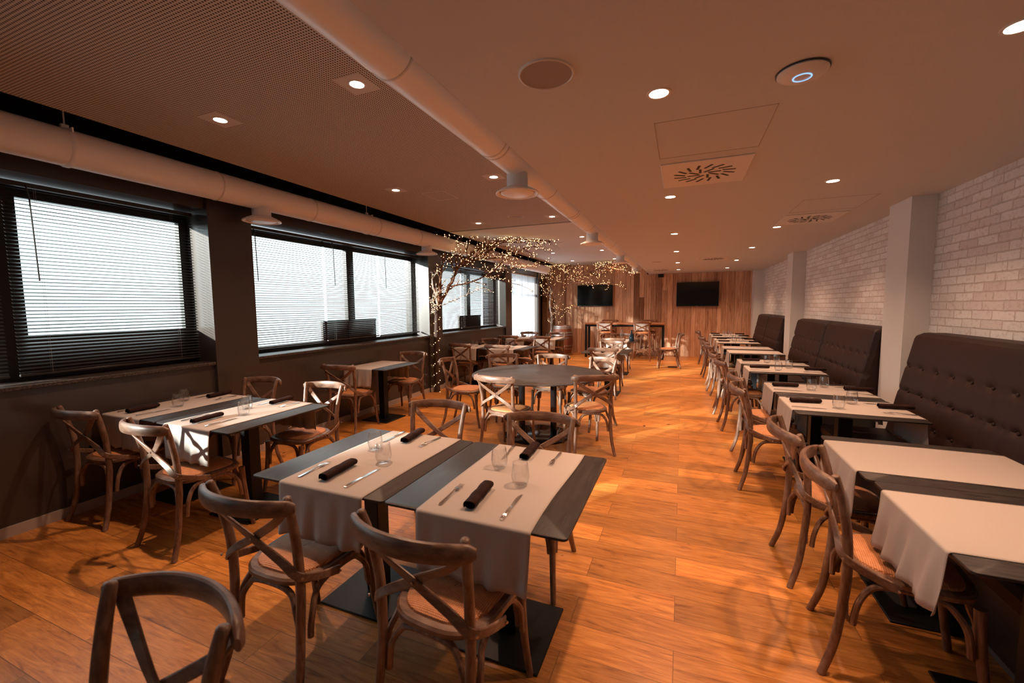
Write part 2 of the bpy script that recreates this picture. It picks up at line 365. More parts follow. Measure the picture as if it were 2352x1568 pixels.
# left wall: low wall, piers, header, windows
def lowwall(y0, y1, z): return MB().box(-4.70, XL, y0, y1, 0, z)
for y0, y1 in ((-2.4, -1.35), (-1.0, 2.68), (3.12, 6.42), (6.86, 9.95)):
    struct('wall_left', lowwall(y0, y1, 1.0), 'dark_wall')
struct('wall_left', MB().box(-4.70, XL, 10.36, 12.58, 0, .60), 'dark_wall')
for y0, y1 in ((YF, -2.4), (-1.35, -1.0), (2.68, 3.12), (6.42, 6.86), (9.95, 10.36), (12.58, 12.76)):  # first two piers are unseen
    struct('wall_left', MB().box(-4.70, -4.20, y0, y1, 0, 3.158), 'dark_wall')
for y0, y1, z in ((-2.4, -1.35, 2.49), (-1.0, 2.68, 2.49), (3.12, 6.42, 2.49), (6.86, 9.95, 2.40), (10.36, 12.58, 2.47), (12.76, 13.6, 2.45)):
    struct('wall_left', MB().box(-4.70, -4.23, y0+.001, y1-.001, z, 3.158), 'dark_wall')
# dark beam above the duct
bb = MB()
for y0, y1 in ((YF, -1.33), (-1.02, 2.66), (2.66, 3.14), (3.14, 6.40), (6.40, 6.88), (6.88, 9.93), (9.93, 10.38), (10.38, 12.6)):
    bb.box(-4.21 if y1-y0 > 1 else -4.199, -4.19, y0, y1, 2.75, 3.155)
struct('trim_2', bb, 'black_wall')
bs = MB()
for y0, y1, xx in ((YF, -1.351, XL), (-.999, 2.679, XL), (3.121, 6.419, XL), (6.861, 9.949, XL), (10.361, 12.579, XL)): bs.box(xx, xx+.012, y0, y1, 0, .075)
for y0, y1 in ((-1.35, -1.0), (2.68, 3.12), (6.42, 6.86), (9.95, 10.36), (12.58, 12.76)): bs.box(-4.2, -4.188, y0-.012, y1+.012, 0, .075)
struct('baseboard_left', bs, 'baseboard')

def window(n, y0, y1, z0, z1, mull, panels, xw=-4.52):
    """dark frame with mullions; panels = opaque lower spandrels (ya, yb, z)"""
    f = MB(); f.box(xw-.06, xw, y0, y1, z0, z0+.055); f.box(xw-.06, xw, y0, y1, z1-.11, z1); f.box(xw-.06, xw, y0, y0+.09, z0+.055, z1-.11); f.box(xw-.06, xw, y1-.07, y1, z0+.055, z1-.11)
    for a, b in mull: f.box(xw-.058, xw+.005, a, b, z0+.055, z1-.11)
    o = struct('window_%d' % n, f, 'frame')
    link('pane', MB().box(xw-.036, xw-.030, y0+.09, y1-.07, z0+.055, z1-.11), 'pane', o, smooth=False)
    for a, b, z in panels:
        link('spandrel', MB().box(xw-.05, xw-.012, a, b, z0+.055, z), 'panel', o, smooth=False)
        link('rail', MB().box(xw-.052, xw, a, b, z, z+.03), 'frame', o, smooth=False)
    return o
window(5, -2.4, -1.35, 1.02, 2.48, [], [])  # unseen window behind the camera, its extent shaped for the sun
window(1, -1.0, 2.68, 1.02, 2.48, [(1.36, 1.535)], [(1.535, 2.61, 1.33)])
window(2, 3.12, 6.42, 1.02, 2.48, [(4.78, 4.92)], [(4.32, 5.39, 1.335)])
window(3, 6.86, 9.95, 1.02, 2.39, [(8.43, 8.60)], [(8.10, 9.15, 1.32)])
window(4, 10.36, 12.58, .62, 2.46, [(11.9, 11.97)], [], -4.50)
link('transom', MB().box(-4.56, -4.49, 10.45, 12.49, 1.93, 1.98), 'frame', [o for o in C.objects if o.name == 'window_4'][0], smooth=False)
for n, (y0, y1) in enumerate(((-2.4, -1.35), (-1.0, 2.68), (3.12, 6.42), (6.86, 9.95))):
    sm = MB(); N_ = 60
    sm.box(-4.515, -4.205, y0+.002, y1-.002, 1.0, 1.03, bev=.004)
    struct('trim_%d' % (3+n), sm, 'sill')
# glazed dark door beyond the curtain
dm = MB(); dm.box(-4.5, -4.42, 12.77, 12.86, 0, 2.44); dm.box(-4.5, -4.42, 13.44, 13.53, 0, 2.44); dm.box(-4.5, -4.42, 12.86, 13.44, 2.34, 2.44); dm.box(-4.5, -4.42, 12.86, 13.44, 0, .28)
door = struct('door_1', dm, 'frame')
link('door_glass', MB().box(-4.47, -4.46, 12.86, 13.44, .28, 2.34), 'pane', door, smooth=False)
link('door_handle', MB().tube([(-4.41, 12.90, 1.08), (-4.37, 12.90, 1.08), (-4.37, 13.02, 1.08)], .009, 8), 'steel', door)
struct('wall_left', MB().box(-4.9, -4.7, 12.6, 13.9, 0, 3.2), 'pale_wall')

# ------------------------------------------------------------------ venetian blinds
def blind(y0, y1, ztop, zbot, label, tilt=23, wand=None, x=-4.40, pitch=.0262):
    t = thing('venetian_blind', label, 'blind', (x, (y0+y1)/2, zbot), 0, 'dark venetian blinds in the windows')
    h = (y1-y0)/2; H = ztop-zbot
    link('head_rail', MB().box(-.02, .02, -h, h, H-.032, H, bev=.003), 'slat', t)
    sl = MB(); z = H-.05; i = 0; W = .0125; rn = random.Random(int(y0*100))
    while z > .025:
        a = rad(tilt+rn.uniform(-1.2, 1.2)); dx, dz = W*cos(a), W*sin(a); j = rn.uniform(-.0008, .0008)
        P = [(-dx, z+dz+j), (0, z+.0012+j), (dx, z-dz+j)]                 # outer edge up, room edge down
        T = .0011
        sl.loft([[(p[0], yy, p[1]) for p in P]+[(p[0], yy, p[1]-T) for p in reversed(P)] for yy in (-h+.004, h-.004)], True)
        z -= pitch
    link('slats', sl, 'slat', t, smooth=False)
    link('bottom_rail', MB().box(-.013, .013, -h+.003, h-.003, 0, .018, bev=.003), 'slat', t)
    cs = MB()
    for q in ((-.72, .72) if h < .7 else (-.82, 0, .82)):
        for sx in (-.0135, .0135): cs.tube([(sx, q*h, .015), (sx, q*h, H-.03)], .0008, 4)
    link('ladder_cord', cs, 'cord', t)
    if wand: link('tilt_wand', MB().tube([(.024, -h+.12, H-.02), (.032, -h+.13, H-.10), (.034, -h+.14, H-wand)], .005, 6), 'wand', t)
    return t
blind(-.96, 1.385, 2.46, 1.07, 'dark slatted blind cut off by the left edge of the photo', wand=.8)
blind(1.43, 2.655, 2.46, 1.07, 'dark slatted blind in the first window, left of the dark pier', wand=.70)
blind(3.15, 4.235, 2.45, 1.09, 'left blind of the second window, long wand hanging at its left', wand=.6)
blind(4.265, 5.30, 2.45, 1.10, 'middle blind of the second window over the brown lower panel', wand=.6)
blind(5.325, 6.39, 2.45, 1.09, 'right blind of the second window, beside the lit tree trunk', wand=.6)
blind(6.90, 7.93, 2.37, 1.08, 'left blind of the third window behind the lit branches', tilt=-26)
blind(7.955, 8.97, 2.37, 1.08, 'middle blind of the third window over the brown lower panel', tilt=-30)
blind(9.0, 9.92, 2.37, 1.08, 'right blind of the third window, slats closed and dark', tilt=66)

# curtain
cv = MB(); NY, NZ = 150, 26; rn = random.Random(3); ph = [rn.uniform(0, 6) for _ in range(6)]
rows = []
for i in range(NZ+1):
    z = .12+2.31*i/NZ; row = []
    for j in range(NY+1):
        s = j/NY; y = 10.40+2.14*s
        a = .018*sin(s*62+ph[0]+.8*sin(s*9+ph[1]))+.013*sin(s*31+ph[2]+(1-i/NZ)*1.1)+.006*sin(s*110+ph[3])
        row.append((-4.30+a, y, z))
    rows.append(row)
cv.loft(rows, False, 0, closed=False)
ct = thing('sheer_curtain', 'white sheer curtain over the tall window beyond the third blind window', 'curtain', (0, 0, 0))
link('cloth', cv, 'curtain', ct)
link('curtain_rail', MB().box(-4.33, -4.27, 10.37, 12.57, 2.43, 2.46), 'white', ct, smooth=False)

# ------------------------------------------------------------------ ceiling fittings
def downlight(x, y, z, label, plate=False, group='recessed ceiling downlights'):
    t = thing('downlight', label, 'ceiling light', (x, y, z), 0, group)
    link('trim_ring', MB().lathe([(.041, -.001), (.041, -.003), (.052, -.003), (.053, 0)], 28), 'white', t)
    link('lens', MB().lathe([(.0001, -.0012), (.041, -.0012)], 24), 'lens', t)
    if plate: link('mounting_plate', MB().box(-.095, .095, -.095, .095, -.0012, -.0002), 'ceiling', t, smooth=False)
    ld = DL['data']; o = bpy.data.objects.new('lamp', ld); C.objects.link(o); o.parent = t; o.location = (0, 0, -.006)
ld = bpy.data.lights.new('lamp', 'SPOT'); ld.energy = LED_W; ld.color = LED_COL; ld.spot_size = rad(128); ld.spot_blend = 1.0; ld.shadow_soft_size = .03
DL = {'data': ld}
rows_y = (2.06, 4.0, 6.07, 8.06, 10.2, 12.2)
ordn = ('first', 'second', 'third', 'fourth', 'fifth', 'sixth')
for k, y in enumerate(rows_y):
    downlight(1.05, y, ZR, 'lit downlight over the banquette tables, %s in its row from the front' % ordn[k])
    downlight(-.12, y, ZR, 'lit downlight right of the central duct, %s in its row from the front' % ordn[k])
    downlight(-1.81, y, ZL, 'lit downlight just left of the central duct, %s in its row from the front' % ordn[k], plate=y < 6.5)
    downlight(-3.02, y, ZL, 'lit downlight nearest the window side, %s in its row from the front' % ordn[k], plate=y < 6.5)

def speaker(x, y, z, label):
    t = thing('ceiling_speaker', label, 'speaker', (x, y, z), 0, 'round ceiling speakers')
    link('rim', MB().lathe([(.104, -.004), (.107, -.008), (.112, -.006), (.114, 0)], 36), 'white', t)
    link('grille', MB().lathe([(.0001, -.005), (.105, -.005)], 36), 'grille', t)
speaker(-.537, 1.715, ZR, 'large round grey speaker in the ceiling right of the central duct')
speaker(-2.30, 5.84, ZL, 'round pale speaker in the perforated ceiling near its far end')
speaker(-.546, 9.78, ZR, 'thin round speaker in the far ceiling right of the duct')
t = thing('access_point', 'white domed wireless access point with a glowing blue ring', 'access point', (.428, 2.096, ZR))
link('dome', MB().lathe([(.088, 0), (.090, -.010), (.080, -.018), (.045, -.025), (.0001, -.027)], 40), 'white', t)
link('light_ring', MB().lathe([(.030, -.0268), (.030, -.0285), (.034, -.0280), (.034, -.0262)], 36), 'led_ring', t)
link('mount', MB().lathe([(.07, 0), (.094, -.001), (.094, -.006), (.088, -.006)], 32), 'tvframe', t)

def diffuser(x, y, label, w=.28, l=.30):
    t = thing('air_diffuser', label, 'air vent', (x, y, ZR), 0, 'square swirl vents in the ceiling')
    link('plate', MB().box(-w, w, -l, l, -.008, 0, bev=.003), 'white', t, smooth=False)
    sm = MB()
    for n_, r0_, r1_, tw in ((16, .125, .205, .55), (8, .035, .115, .75)):
        for k in range(n_):
            a = 2*pi*k/n_; b = a+tw
            p = Vector((r0_*cos(a), r0_*sin(a), 0)); d = Vector((cos(b), sin(b), 0)); q = p+d*(r1_-r0_)*1.05; sd = Vector((-d.y, d.x, 0))*.0085
            sm.loft([[(*(p-sd).xy, -.0095), (*(p+sd).xy, -.0095), (*(q+sd).xy, -.0095), (*(q-sd).xy, -.0095)], [(*(p-sd).xy, -.008), (*(p+sd).xy, -.008), (*(q+sd).xy, -.008), (*(q-sd).xy, -.008)]])
    link('swirl_slots', sm, 'slot', t, smooth=False)
diffuser(.12, 3.375, 'nearest square vent with black swirl slots, left of the banquette side')
diffuser(1.28, 5.62, 'square swirl vent close to the brick wall above the second pier')
diffuser(.57, 9.65, 'far square swirl vent seen edge-on in the middle of the right ceiling')
diffuser(-.56, 12.1, 'farthest square swirl vent beside the end of the central duct')
def hatch(x0, x1, y0, y1, z, label, wd=.0035):
    m = MB()
    for a in ((x0, x0+wd, y0, y1), (x1-wd, x1, y0, y1), (x0, x1, y0, y0+wd), (x0, x1, y1-wd, y1)): m.box(a[0], a[1], a[2], a[3], z-.0012, z)
    return m
o = link('access_hatch', hatch(-.16, .40, 2.38, 2.96, ZR, ''), 'grille', smooth=False); tag(o, 'flush ceiling hatch outlined in front of the nearest swirl vent', 'ceiling hatch')
o = link('access_hatch', hatch(1.0, 1.56, 4.62, 5.20, ZR, ''), 'grille', smooth=False); tag(o, 'flush ceiling hatch outlined in front of the vent near the brick wall', 'ceiling hatch')
o = link('access_hatch', hatch(-2.83, -2.55, 4.23, 4.60, ZL, '', .012), 'ceiling', smooth=False); tag(o, 'small pale hatch outline in the perforated ceiling', 'ceiling hatch')

def ring_y(m, x, y, z, r, w_, th): 
    n = 40; m.loft([[(x+q*cos(2*pi*k/n), y+a, z+q*sin(2*pi*k/n)) for k in range(n)] for q, a in ((r, -w_), (r+th, -w_*.5), (r+th, w_*.5), (r, w_))], False)
def cyl_y(m, x, y0, y1, z, r, n=40): m.loft([[(x+r*cos(2*pi*k/n), y, z+r*sin(2*pi*k/n)) for k in range(n)] for y in (y0, y1)], True)
def duct(x, z, y0, y1, rings, drops, label, zb, hang=()):
    t = thing('air_duct', label, 'duct', (x, y0, z)); R = .125
    m = MB(); cyl_y(m, 0, 0, y1-y0, 0, R); link('pipe', m, 'duct', t)
    for y in rings: m = MB(); ring_y(m, 0, y-y0, 0, R, .009, .004); link('joint_ring', m, 'white', t)
    for y in drops:
        m = MB().lathe([(.086, -.10), (.086, zb+.055), (.10, zb+.048), (.148, zb+.022), (.172, zb+.012), (.177, zb), (.168, zb-.003), (.146, zb+.012), (.14, zb+.03)], 36, (0, y-y0))
        o = link('outlet', m, 'duct', t)
        link('outlet_disc', MB().lathe([(.132, zb+.02), (.134, zb+.004), (.12, zb-.003), (.05, zb-.006), (.0001, zb-.006)], 32, (0, y-y0)), 'duct', o)
    for y in hang:
        m = MB(); ring_y(m, 0, y-y0, 0, R+.001, .02, .006)
        m.box(-.012, .012, y-y0-.02, y-y0+.02, R, R+.03); m.tube([(0, y-y0, R+.02), (0, y-y0, 3.155-z)], .005, 6)
        m.box(R*.6, R*.6+.03, y-y0-.004, y-y0+.004, R*.72, R*.72+.03)
        link('hanger', m, 'duct', t)
    return t
duct(-1.27, 2.722, -3.1, 13.5, [1.68, 2.77, 2.83, 4.04, 5.0, 5.08, 5.96, 7.0, 7.9, 8.6, 9.5, 10.4, 11.3], [3.27, 6.34, 9.40, 12.42], 'long white round duct running down the middle of the ceiling', -.262)
duct(-3.96, 2.66, -3.1, 12.7, [1.25, 2.62, 3.66, 4.75, 5.72, 7.4, 8.6, 10.0, 11.4], [3.06, 6.02, 9.0], 'long white round duct hung along the window wall', -.24, (1.62, 4.60, 7.9, 11.0))

# ------------------------------------------------------------------ chair
def build_chair(name, sc=1.0, stool=False, screws=True, wood='elm'):
    t = thing(name, 'x', 'bar stool' if stool else 'chair', (0, 0, 0))
    lift = .30 if stool else 0.0; wh = 'elm_h' if wood == 'elm' else wood
    bk = .80 if stool else 1.0
    def seat_out(o, n=40):
        P = []
        for k in range(n):
            a = 2*pi*k/n; c_, s_ = cos(a), sin(a); e = .62
            wx = (.205+.022*s_)+o; wy = .205+o
            P.append((wx*math.copysign(abs(c_)**e, c_), wy*math.copysign(abs(s_)**e, s_)))
        return P
    z0 = .436+lift; m = MB(); out = seat_out(0); inn = seat_out(-.045)
    m.loft([[(x, y, z0+.002) for x, y in seat_out(-.012)], [(x, y, z0+.010) for x, y in out], [(x, y, z0+.026) for x, y in out], [(x, y, z0+.034) for x, y in seat_out(-.008)], [(x, y, z0+.036) for x, y in inn], [(x, y, z0+.004) for x, y in inn], [(x, y, z0+.002) for x, y in seat_out(-.012)]], False)
    link('seat_frame', m, wh, t)
    m = MB(); R = []
    for k, (o, dz) in enumerate(((-.030, .034), (-.034, .043), (-.050, .050), (-.09, .055), (-.14, .057), (-.19, .058))): R.append([(x, y, z0+dz) for x, y in seat_out(o)])
    m.loft(R, True); link('seat_pad', m, 'rattan', t)
    T = .86+lift if not stool else 1.10
    for s in (-1, 1):
        P = smooth_path([(s*.215, -.275, 0), (s*.196, -.235, .14), (s*.186, -.212, .32), (s*.186, -.204, .46), (s*.188, -.212, .62), (s*.199, -.238, .76), (s*.210, -.263, .853)])
        if stool: P = smooth_path([(s*.235, -.31, 0), (s*.205, -.25, .30), (s*.186, -.212, .62), (s*.184, -.204, .78), (s*.186, -.215, .90), (s*.195, -.238, 1.02), (s*.203, -.255, 1.10)])
        n = len(P); rr_ = [.0155+.003*sin(pi*i/n) for i in range(n)]; d_ = (P[-1]-P[-2]).normalized(); P += [P[-1]+d_*.004, P[-1]+d_*.007, P[-1]+d_*.0085]; rr_ += [.0142, .010, .0035]; link('leg', MB().tube(P, rr_, 10), wood, t)
    for s in (-1, 1):
        P = smooth_path([(s*.202, .232, 0), (s*.192, .205, .16), (s*.186, .188, .33), (s*.185, .182, .437)])
        if stool: P = smooth_path([(s*.235, .255, 0), (s*.21, .22, .3), (s*.19, .19, .6), (s*.185, .182, .737)])
        n = len(P); link('leg', MB().tube(P, [.0145+.0055*i/n for i in range(n)], 10), wood, t)
    # curved top rail, outside of the posts
    m = MB(); rings = []; n = 26
    for i in range(n+1):
        a = -1+2*i/n; x = a*.250; y = -.352+.088*abs(a)**2.2; zc_ = T-.026-.010*a*a
        e = 1 if abs(a) < .9 else math.sqrt(max(.02, 1-((abs(a)-.9)/.1)**2))
        hh = (.033-.005*a*a)*(.45+.55*e); tt = .0145*(.35+.65*e); nx, ny = a*.62, -1; l = math.hypot(nx, ny); nx /= l; ny /= l
        rings.append([(x+nx*tt*math.copysign(abs(cos(q))**.75, cos(q)), y+ny*tt*math.copysign(abs(cos(q))**.75, cos(q)), zc_+hh*math.copysign(abs(sin(q))**.75, sin(q))-.004*cos(q)) for q in [2*pi*k/14 for k in range(14)]])
    m.loft(rings); link('top_rail', m, wh, t)
    # crossed bent strips
    zt, zc, zs, zf = T-.045, .655+lift*1.0, .525+lift, .455+lift
    if stool: zc, zs, zf = .93, .82, .755
    for s in (-1, 1):
        pts = smooth_path([(-s*.212, -.285, zt), (-s*.16, -.275, zt-.055), (0, -.245-.006*s, zc), (s*.13, -.236, (zc+zs)/2-.012), (s*.196, -.222, zs), (s*.222, -.15, zs-.036), (s*.2315, -.05, zf+.002)], 5)
        NR = [Vector((p.x*1.0, p.y+.10, 0)) for p in pts]
        link('cross_strip', MB().strip(pts, NR, .034, .010), wh, t)
    # bentwood braces under the seat
    zb = .430+lift
    def brace(a, b, inw):
        a = Vector(a); b = Vector(b); L = (b-a).length; d = (b-a).normalized(); P = []
        dr = .185
        for u, dz in ((.0, -dr), (.012, -dr*.74), (.05, -dr*.42), (.13, -.033), (.24, -.004), (.5, .004), (.76, -.004), (.87, -.033), (.95, -dr*.42), (.988, -dr*.74), (1, -dr)):
            P.append(a+d*(L*u)+Vector((0, 0, zb+dz))+Vector(inw)*(0.012 if 0.1 < u < .9 else 0))
        return MB().tube(smooth_path(P, 3), .0125, 8)
    for m in (brace((-.168, .187, 0), (.168, .187, 0), (0, -1, 0)), brace((-.165, -.200, 0), (.165, -.200, 0), (0, 1, 0)), brace((-.197, -.178, 0), (-.197, .165, 0), (1, 0, 0)), brace((.197, -.178, 0), (.197, .165, 0), (-1, 0, 0))):
        link('brace', m, wood, t)
    if stool:
        for zf_, o in ((.26, .030), (.26, .0)):
            if o:
                r = MB(); ring = [(x*1.02, y*1.10) for x, y in seat_out(.005)]; ri = [(x*1.02, y*1.10) for x, y in seat_out(-.018)]
                r.loft([[(x, y, zf_) for x, y in ring], [(x, y, zf_+.022) for x, y in ring], [(x, y, zf_+.022) for x, y in ri], [(x, y, zf_) for x, y in ri], [(x, y, zf_) for x, y in ring]], False); link('foot_ring', r, wood, t)
        for ys in (-.25, .22):
            P = smooth_path([(-.185, ys, .07), (-.17, ys, .16), (-.10, ys, .235), (0, ys, .25), (.10, ys, .235), (.17, ys, .16), (.185, ys, .07)], 4); link('brace', MB().tube(P, .010, 8), wood, t)
    if screws:
        for p in ((-.213, -.2945, zt), (.213, -.2945, zt), (0, -.258, zc), (-.222, -.225, zs), (.222, -.225, zs), (-.238, -.052, zf), (.238, -.052, zf)):
            m = MB().tube([(p[0], p[1], p[2]), (p[0]*1.02, p[1]-.003, p[2])], .0052, 8); link('screw', m, 'screw', t)
    return t
CH = build_chair('dining_chair')
CHF = build_chair('dining_chair', screws=False)
ST = build_chair('bar_stool', stool=True, screws=False, wood='stool_wood')
ANG = 180
def chair(x, y, deg, label, group, far=False): return place(CHF if far else CH, (x, y, 0), rad(deg), label, group)

# ------------------------------------------------------------------ tables
def rrect(hx, hy, r, n=6):
    P = []
    for cx, cy, a0 in ((hx-r, hy-r, 0), (-hx+r, hy-r, pi/2), (-hx+r, -hy+r, pi), (hx-r, -hy+r, 3*pi/2)):
        for k in range(n+1): a = a0+pi/2*k/n; P.append((cx+r*cos(a), cy+r*sin(a)))
    return P
def build_table(hx, hy):
    t = thing('dining_table', 'x', 'table')
    m = MB(); m.loft([[(x, y, .7385) for x, y in rrect(hx-.003, hy-.003, .017)], [(x, y, .7405) for x, y in rrect(hx, hy, .02)], [(x, y, .7485) for x, y in rrect(hx, hy, .02)], [(x, y, .750) for x, y in rrect(hx-.002, hy-.002, .018)]], True)
    link('table_top', m, 'table', t)
    link('column', MB().box(-.045, .045, -.045, .045, .012, .722, bev=.004), 'black_metal', t)
    m = MB(); m.box(-.22, .22, -.03, .03, .722, .738); m.box(-.03, .03, -.25, .25, .722, .738); link('top_bracket', m, 'black_metal', t, smooth=False)
    link('base_plate', MB().box(-.21, .21, -.21, .21, 0, .012, bev=.003), 'black_metal', t)
    return t
TB = build_table(.3885, .415)
TS = build_table(.352, .385)

def runner_mesh(seed, L, W=.49, hang=.225, z=.7515, skew=0.0, wr=1.0):
    rn = random.Random(seed); hl = L/2; NX = 34; path = []
    n = 9
    for i in range(n): path.append((-1, hang*(1-i/n), 0))
    for i in range(5): a = pi/2*i/4; path.append((-1, 0, a))
    top = 16
    prof = []
    R = .011
    for i in range(n): d = hang*(1-i/(n)); prof.append((-hl-R+.003, -R-d, d/hang))
    for i in range(5): a = pi/2*i/4; prof.append((-hl+.003-R*cos(a), -R+R*sin(a), 0))
    for i in range(1, top): prof.append((-hl+.003+(L-.006)*i/top, 0, 0))
    for i in range(4, -1, -1): a = pi/2*i/4; prof.append((hl-.003+R*cos(a), -R+R*sin(a), 0))
    for i in range(n-1, -1, -1): d = hang*(1-i/(n)); prof.append((hl+R-.003, -R-d, d/hang))
    p1, p2, p3, p4 = [rn.uniform(0, 6.28) for _ in range(4)]; rows = []
    cr = [(rn.uniform(-.2, .2), rn.uniform(-.3, .3), rn.uniform(.3, 2.6)) for _ in range(3)]
    for y, dz, h in prof:
        row = []
        for j in range(NX+1):
            u = (j/NX-.5); x = u*W*(1+.02*sin(y*4+p1))*(1-.03*h)+.004*sin(y*7+p2)+skew*y
            yy = y
            if h > 0:
                am = .011*wr*h; s = -1 if y < 0 else 1
                yy += s*(am*(1+sin(u*24+p3+2*h)*.7+sin(u*41+p4)*.35)+.004*h)
            zz = z+dz
            if h == 0 and abs(y) < hl-.01:
                for a, b, c in cr: q = (x-a)*cos(c)+(y-b)*sin(c); zz += .0024*wr*math.exp(-(q/.007)**2)*math.exp(-((x-a)**2+(y-b)**2)/.012)
            if h > 0 and h > .98: zz += .004*sin(u*30+p1)
            row.append((x, yy, zz))
        rows.append(row)
    m = MB(); m.loft(rows, False, 0, closed=False)
    return m
def add_solid(o, th):
    md = o.modifiers.new('thickness', 'SOLIDIFY'); md.thickness = th; md.offset = 1; return o
RUN = {}
def runner(cx, cy, z, deg, key, label, L, W=.49, **k):
    kk = (key, L, W)
    if kk not in RUN: RUN[kk] = runner_mesh(key, L, W, **k).mesh('table_runner', 'linen')
    o = bpy.data.objects.new('table_runner', RUN[kk]); C.objects.link(o); o.location = (cx, cy, z); o.rotation_euler = (0, 0, rad(deg)); add_solid(o, .0016)
    return tag(o, label, 'table runner', 'beige linen runners across the tables')

# ------------------------------------------------------------------ table ware (z = 0 at the cloth)
def build_napkin():
    m = MB(); n = 46; rings = []; L = .105; rn = random.Random(2)
    sec = []
    for k in range(n+1):
        u = k/n; a = 2*pi*2.6*u; q = .36+.64*u
        sec.append((.0285*q*math.copysign(abs(cos(a))**.85, cos(a)), .0185*q*math.copysign(abs(sin(a))**.85, sin(a))))
    th = .0022; outer = []
    for k, (x, z) in enumerate(sec): l = math.hypot(x, z); outer.append((x*(1-th/l), z*(1-th/l)))
    prof = sec+outer[::-1]
    for i in range(9):
        y = -L+2*L*i/8; tw = .05*sin(i*1.3); s = 1+.035*sin(i*2.1)
        rings.append([(x*s+z*tw+.0015*sin(i*1.7), y+.0022*sin(k*.9), z*s+.0195) for k, (x, z) in enumerate(prof)])
    m.loft(rings, False); 
    # caps of the cloth edge
    o = len(prof); 
    return tag(link('rolled_napkin', m, 'napkin'), 'x', 'napkin')
def build_fork():
    t = thing('fork', 'x', 'fork'); m = MB(); R = []
    for y, w_, z in ((-.10, .004, .003), (-.095, .0075, .003), (-.06, .0068, .004), (-.01, .0042, .0065), (.02, .0032, .010), (.035, .0045, .011), (.045, .010, .0095), (.055, .0115, .008)):
        R.append([(-w_, y, z), (w_, y, z), (w_*.9, y, z+.0022), (-w_*.9, y, z+.0022)])
    m.loft(R, True); link('handle', m, 'steel', t)
    for k in range(4):
        x = -.0098+.0065*k; m = MB(); R = []
        for y, z, w_ in ((.052, .008, .0016), (.07, .005, .0014), (.088, .004, .0012), (.099, .0065, .0007)): R.append([(x-w_, y, z), (x+w_, y, z), (x+w_, y, z+.0016), (x-w_, y, z+.0016)])
        m.loft(R, True); link('tine', m, 'steel', t)
    return t
def build_knife():
    t = thing('table_knife', 'x', 'knife'); m = MB(); R = []
    for y, w_, h in ((-.115, .005, .004), (-.11, .0075, .007), (-.06, .007, .007), (-.01, .006, .006), (0, .005, .004)): R.append([(-w_, y, .0008), (w_, y, .0008), (w_, y, h), (-w_, y, h)])
    m.loft(R, True); link('handle', m, 'steel', t)
    m = MB(); R = []
    for y, a, b in ((-.002, -.005, .005), (.02, -.0075, .0075), (.06, -.0085, .008), (.09, -.006, .008), (.108, .002, .0078), (.115, .006, .0075)): R.append([(a, y, .0015), (b, y, .0015), (b, y, .0032), (a, y, .0026)])
    m.loft(R, True); link('blade', m, 'steel', t); return t
def build_glass():
    pr = [(.0001, .0), (.024, .0), (.029, .002), (.0345, .012), (.040, .034), (.0405, .045), (.038, .070), (.0335, .104), (.0325, .1045), (.0322, .104), (.0367, .070), (.0390, .045), (.0385, .035), (.032, .014), (.024, .0085), (.0001, .0075)]
    return tag(link('glass_tumbler', MB().lathe(pr, 32), 'glass'), 'x', 'drinking glass')
NAP, FORK, KNIFE, GLS = build_napkin(), build_fork(), build_knife(), build_glass()
ZC = .7535
WARE = {'napkin': (NAP, 'dark brown rolled napkin', 'rolled brown napkins on the tables'), 'fork': (FORK, 'steel fork', 'steel forks on the tables'), 'knife': (KNIFE, 'steel knife', 'steel knives on the tables'), 'glass': (GLS, 'clear stemless glass', 'clear stemless glasses on the tables')}
SET = [('napkin', -.045, -.25, 3, 0), ('fork', -.18, -.255, 4, 0), ('knife', .110, -.262, 0, 0), ('glass', .07, -.065, 0, 0), ('glass', -.10, .085, 0, 1), ('napkin', -.030, .335, 4, 1), ('knife', -.140, .300, 184, 1), ('fork', .118, .290, 178, 1)]
def setting(cx, cy, deg, where, sides, kinds=('napkin', 'fork', 'knife', 'glass'), z=ZC, seed=0, rs=1.0, wx=1.0, only=None):
    rn = random.Random(seed+11); a = rad(deg)
    for kd, x, y, r, s in SET:
        if kd not in kinds or (only is not None and s != only): continue
        x = (x*wx+rn.uniform(-.008, .008)); y = y*rs+rn.uniform(-.008, .008)
        p, ds, g = WARE[kd]
        place(p, (cx+x*cos(a)-y*sin(a), cy+x*sin(a)+y*cos(a), z), a+rad(r+rn.uniform(-4, 4)), '%s %s %s' % (ds, sides[s], where), g)
def table(cx, cy, deg, label, proto=None, rx=0.0, key=0, rl=None, L=None, W=.49, group='square black pedestal tables', **k):
    p = proto or TB
    place(p, (cx, cy, 0), rad(deg), label, group)
    if rl:
        a = rad(deg); runner(cx+rx*cos(a), cy+rx*sin(a), 0, deg, key, rl, L or (.83 if p is TB else .77), W, **k)

# near centre pair
G2 = 'black tables pushed together in pairs'
table(-1.516, 1.755, 0, 'left black table of the near centre pair, wood grain showing', rx=.045, key=1, rl='beige runner on the left table of the near centre pair', group=G2)
table(-.735, 1.755, 0, 'right black table of the near centre pair, nearest the aisle', rx=.018, key=2, rl='beige runner on the right table of the near centre pair', group=G2)
setting(-1.475, 1.755, 0, 'on left runner of near centre pair', ('at front end', 'at far end'), seed=1)
setting(-.715, 1.755, 0, 'on right runner of near centre pair', ('at front end', 'at far end'), seed=2)
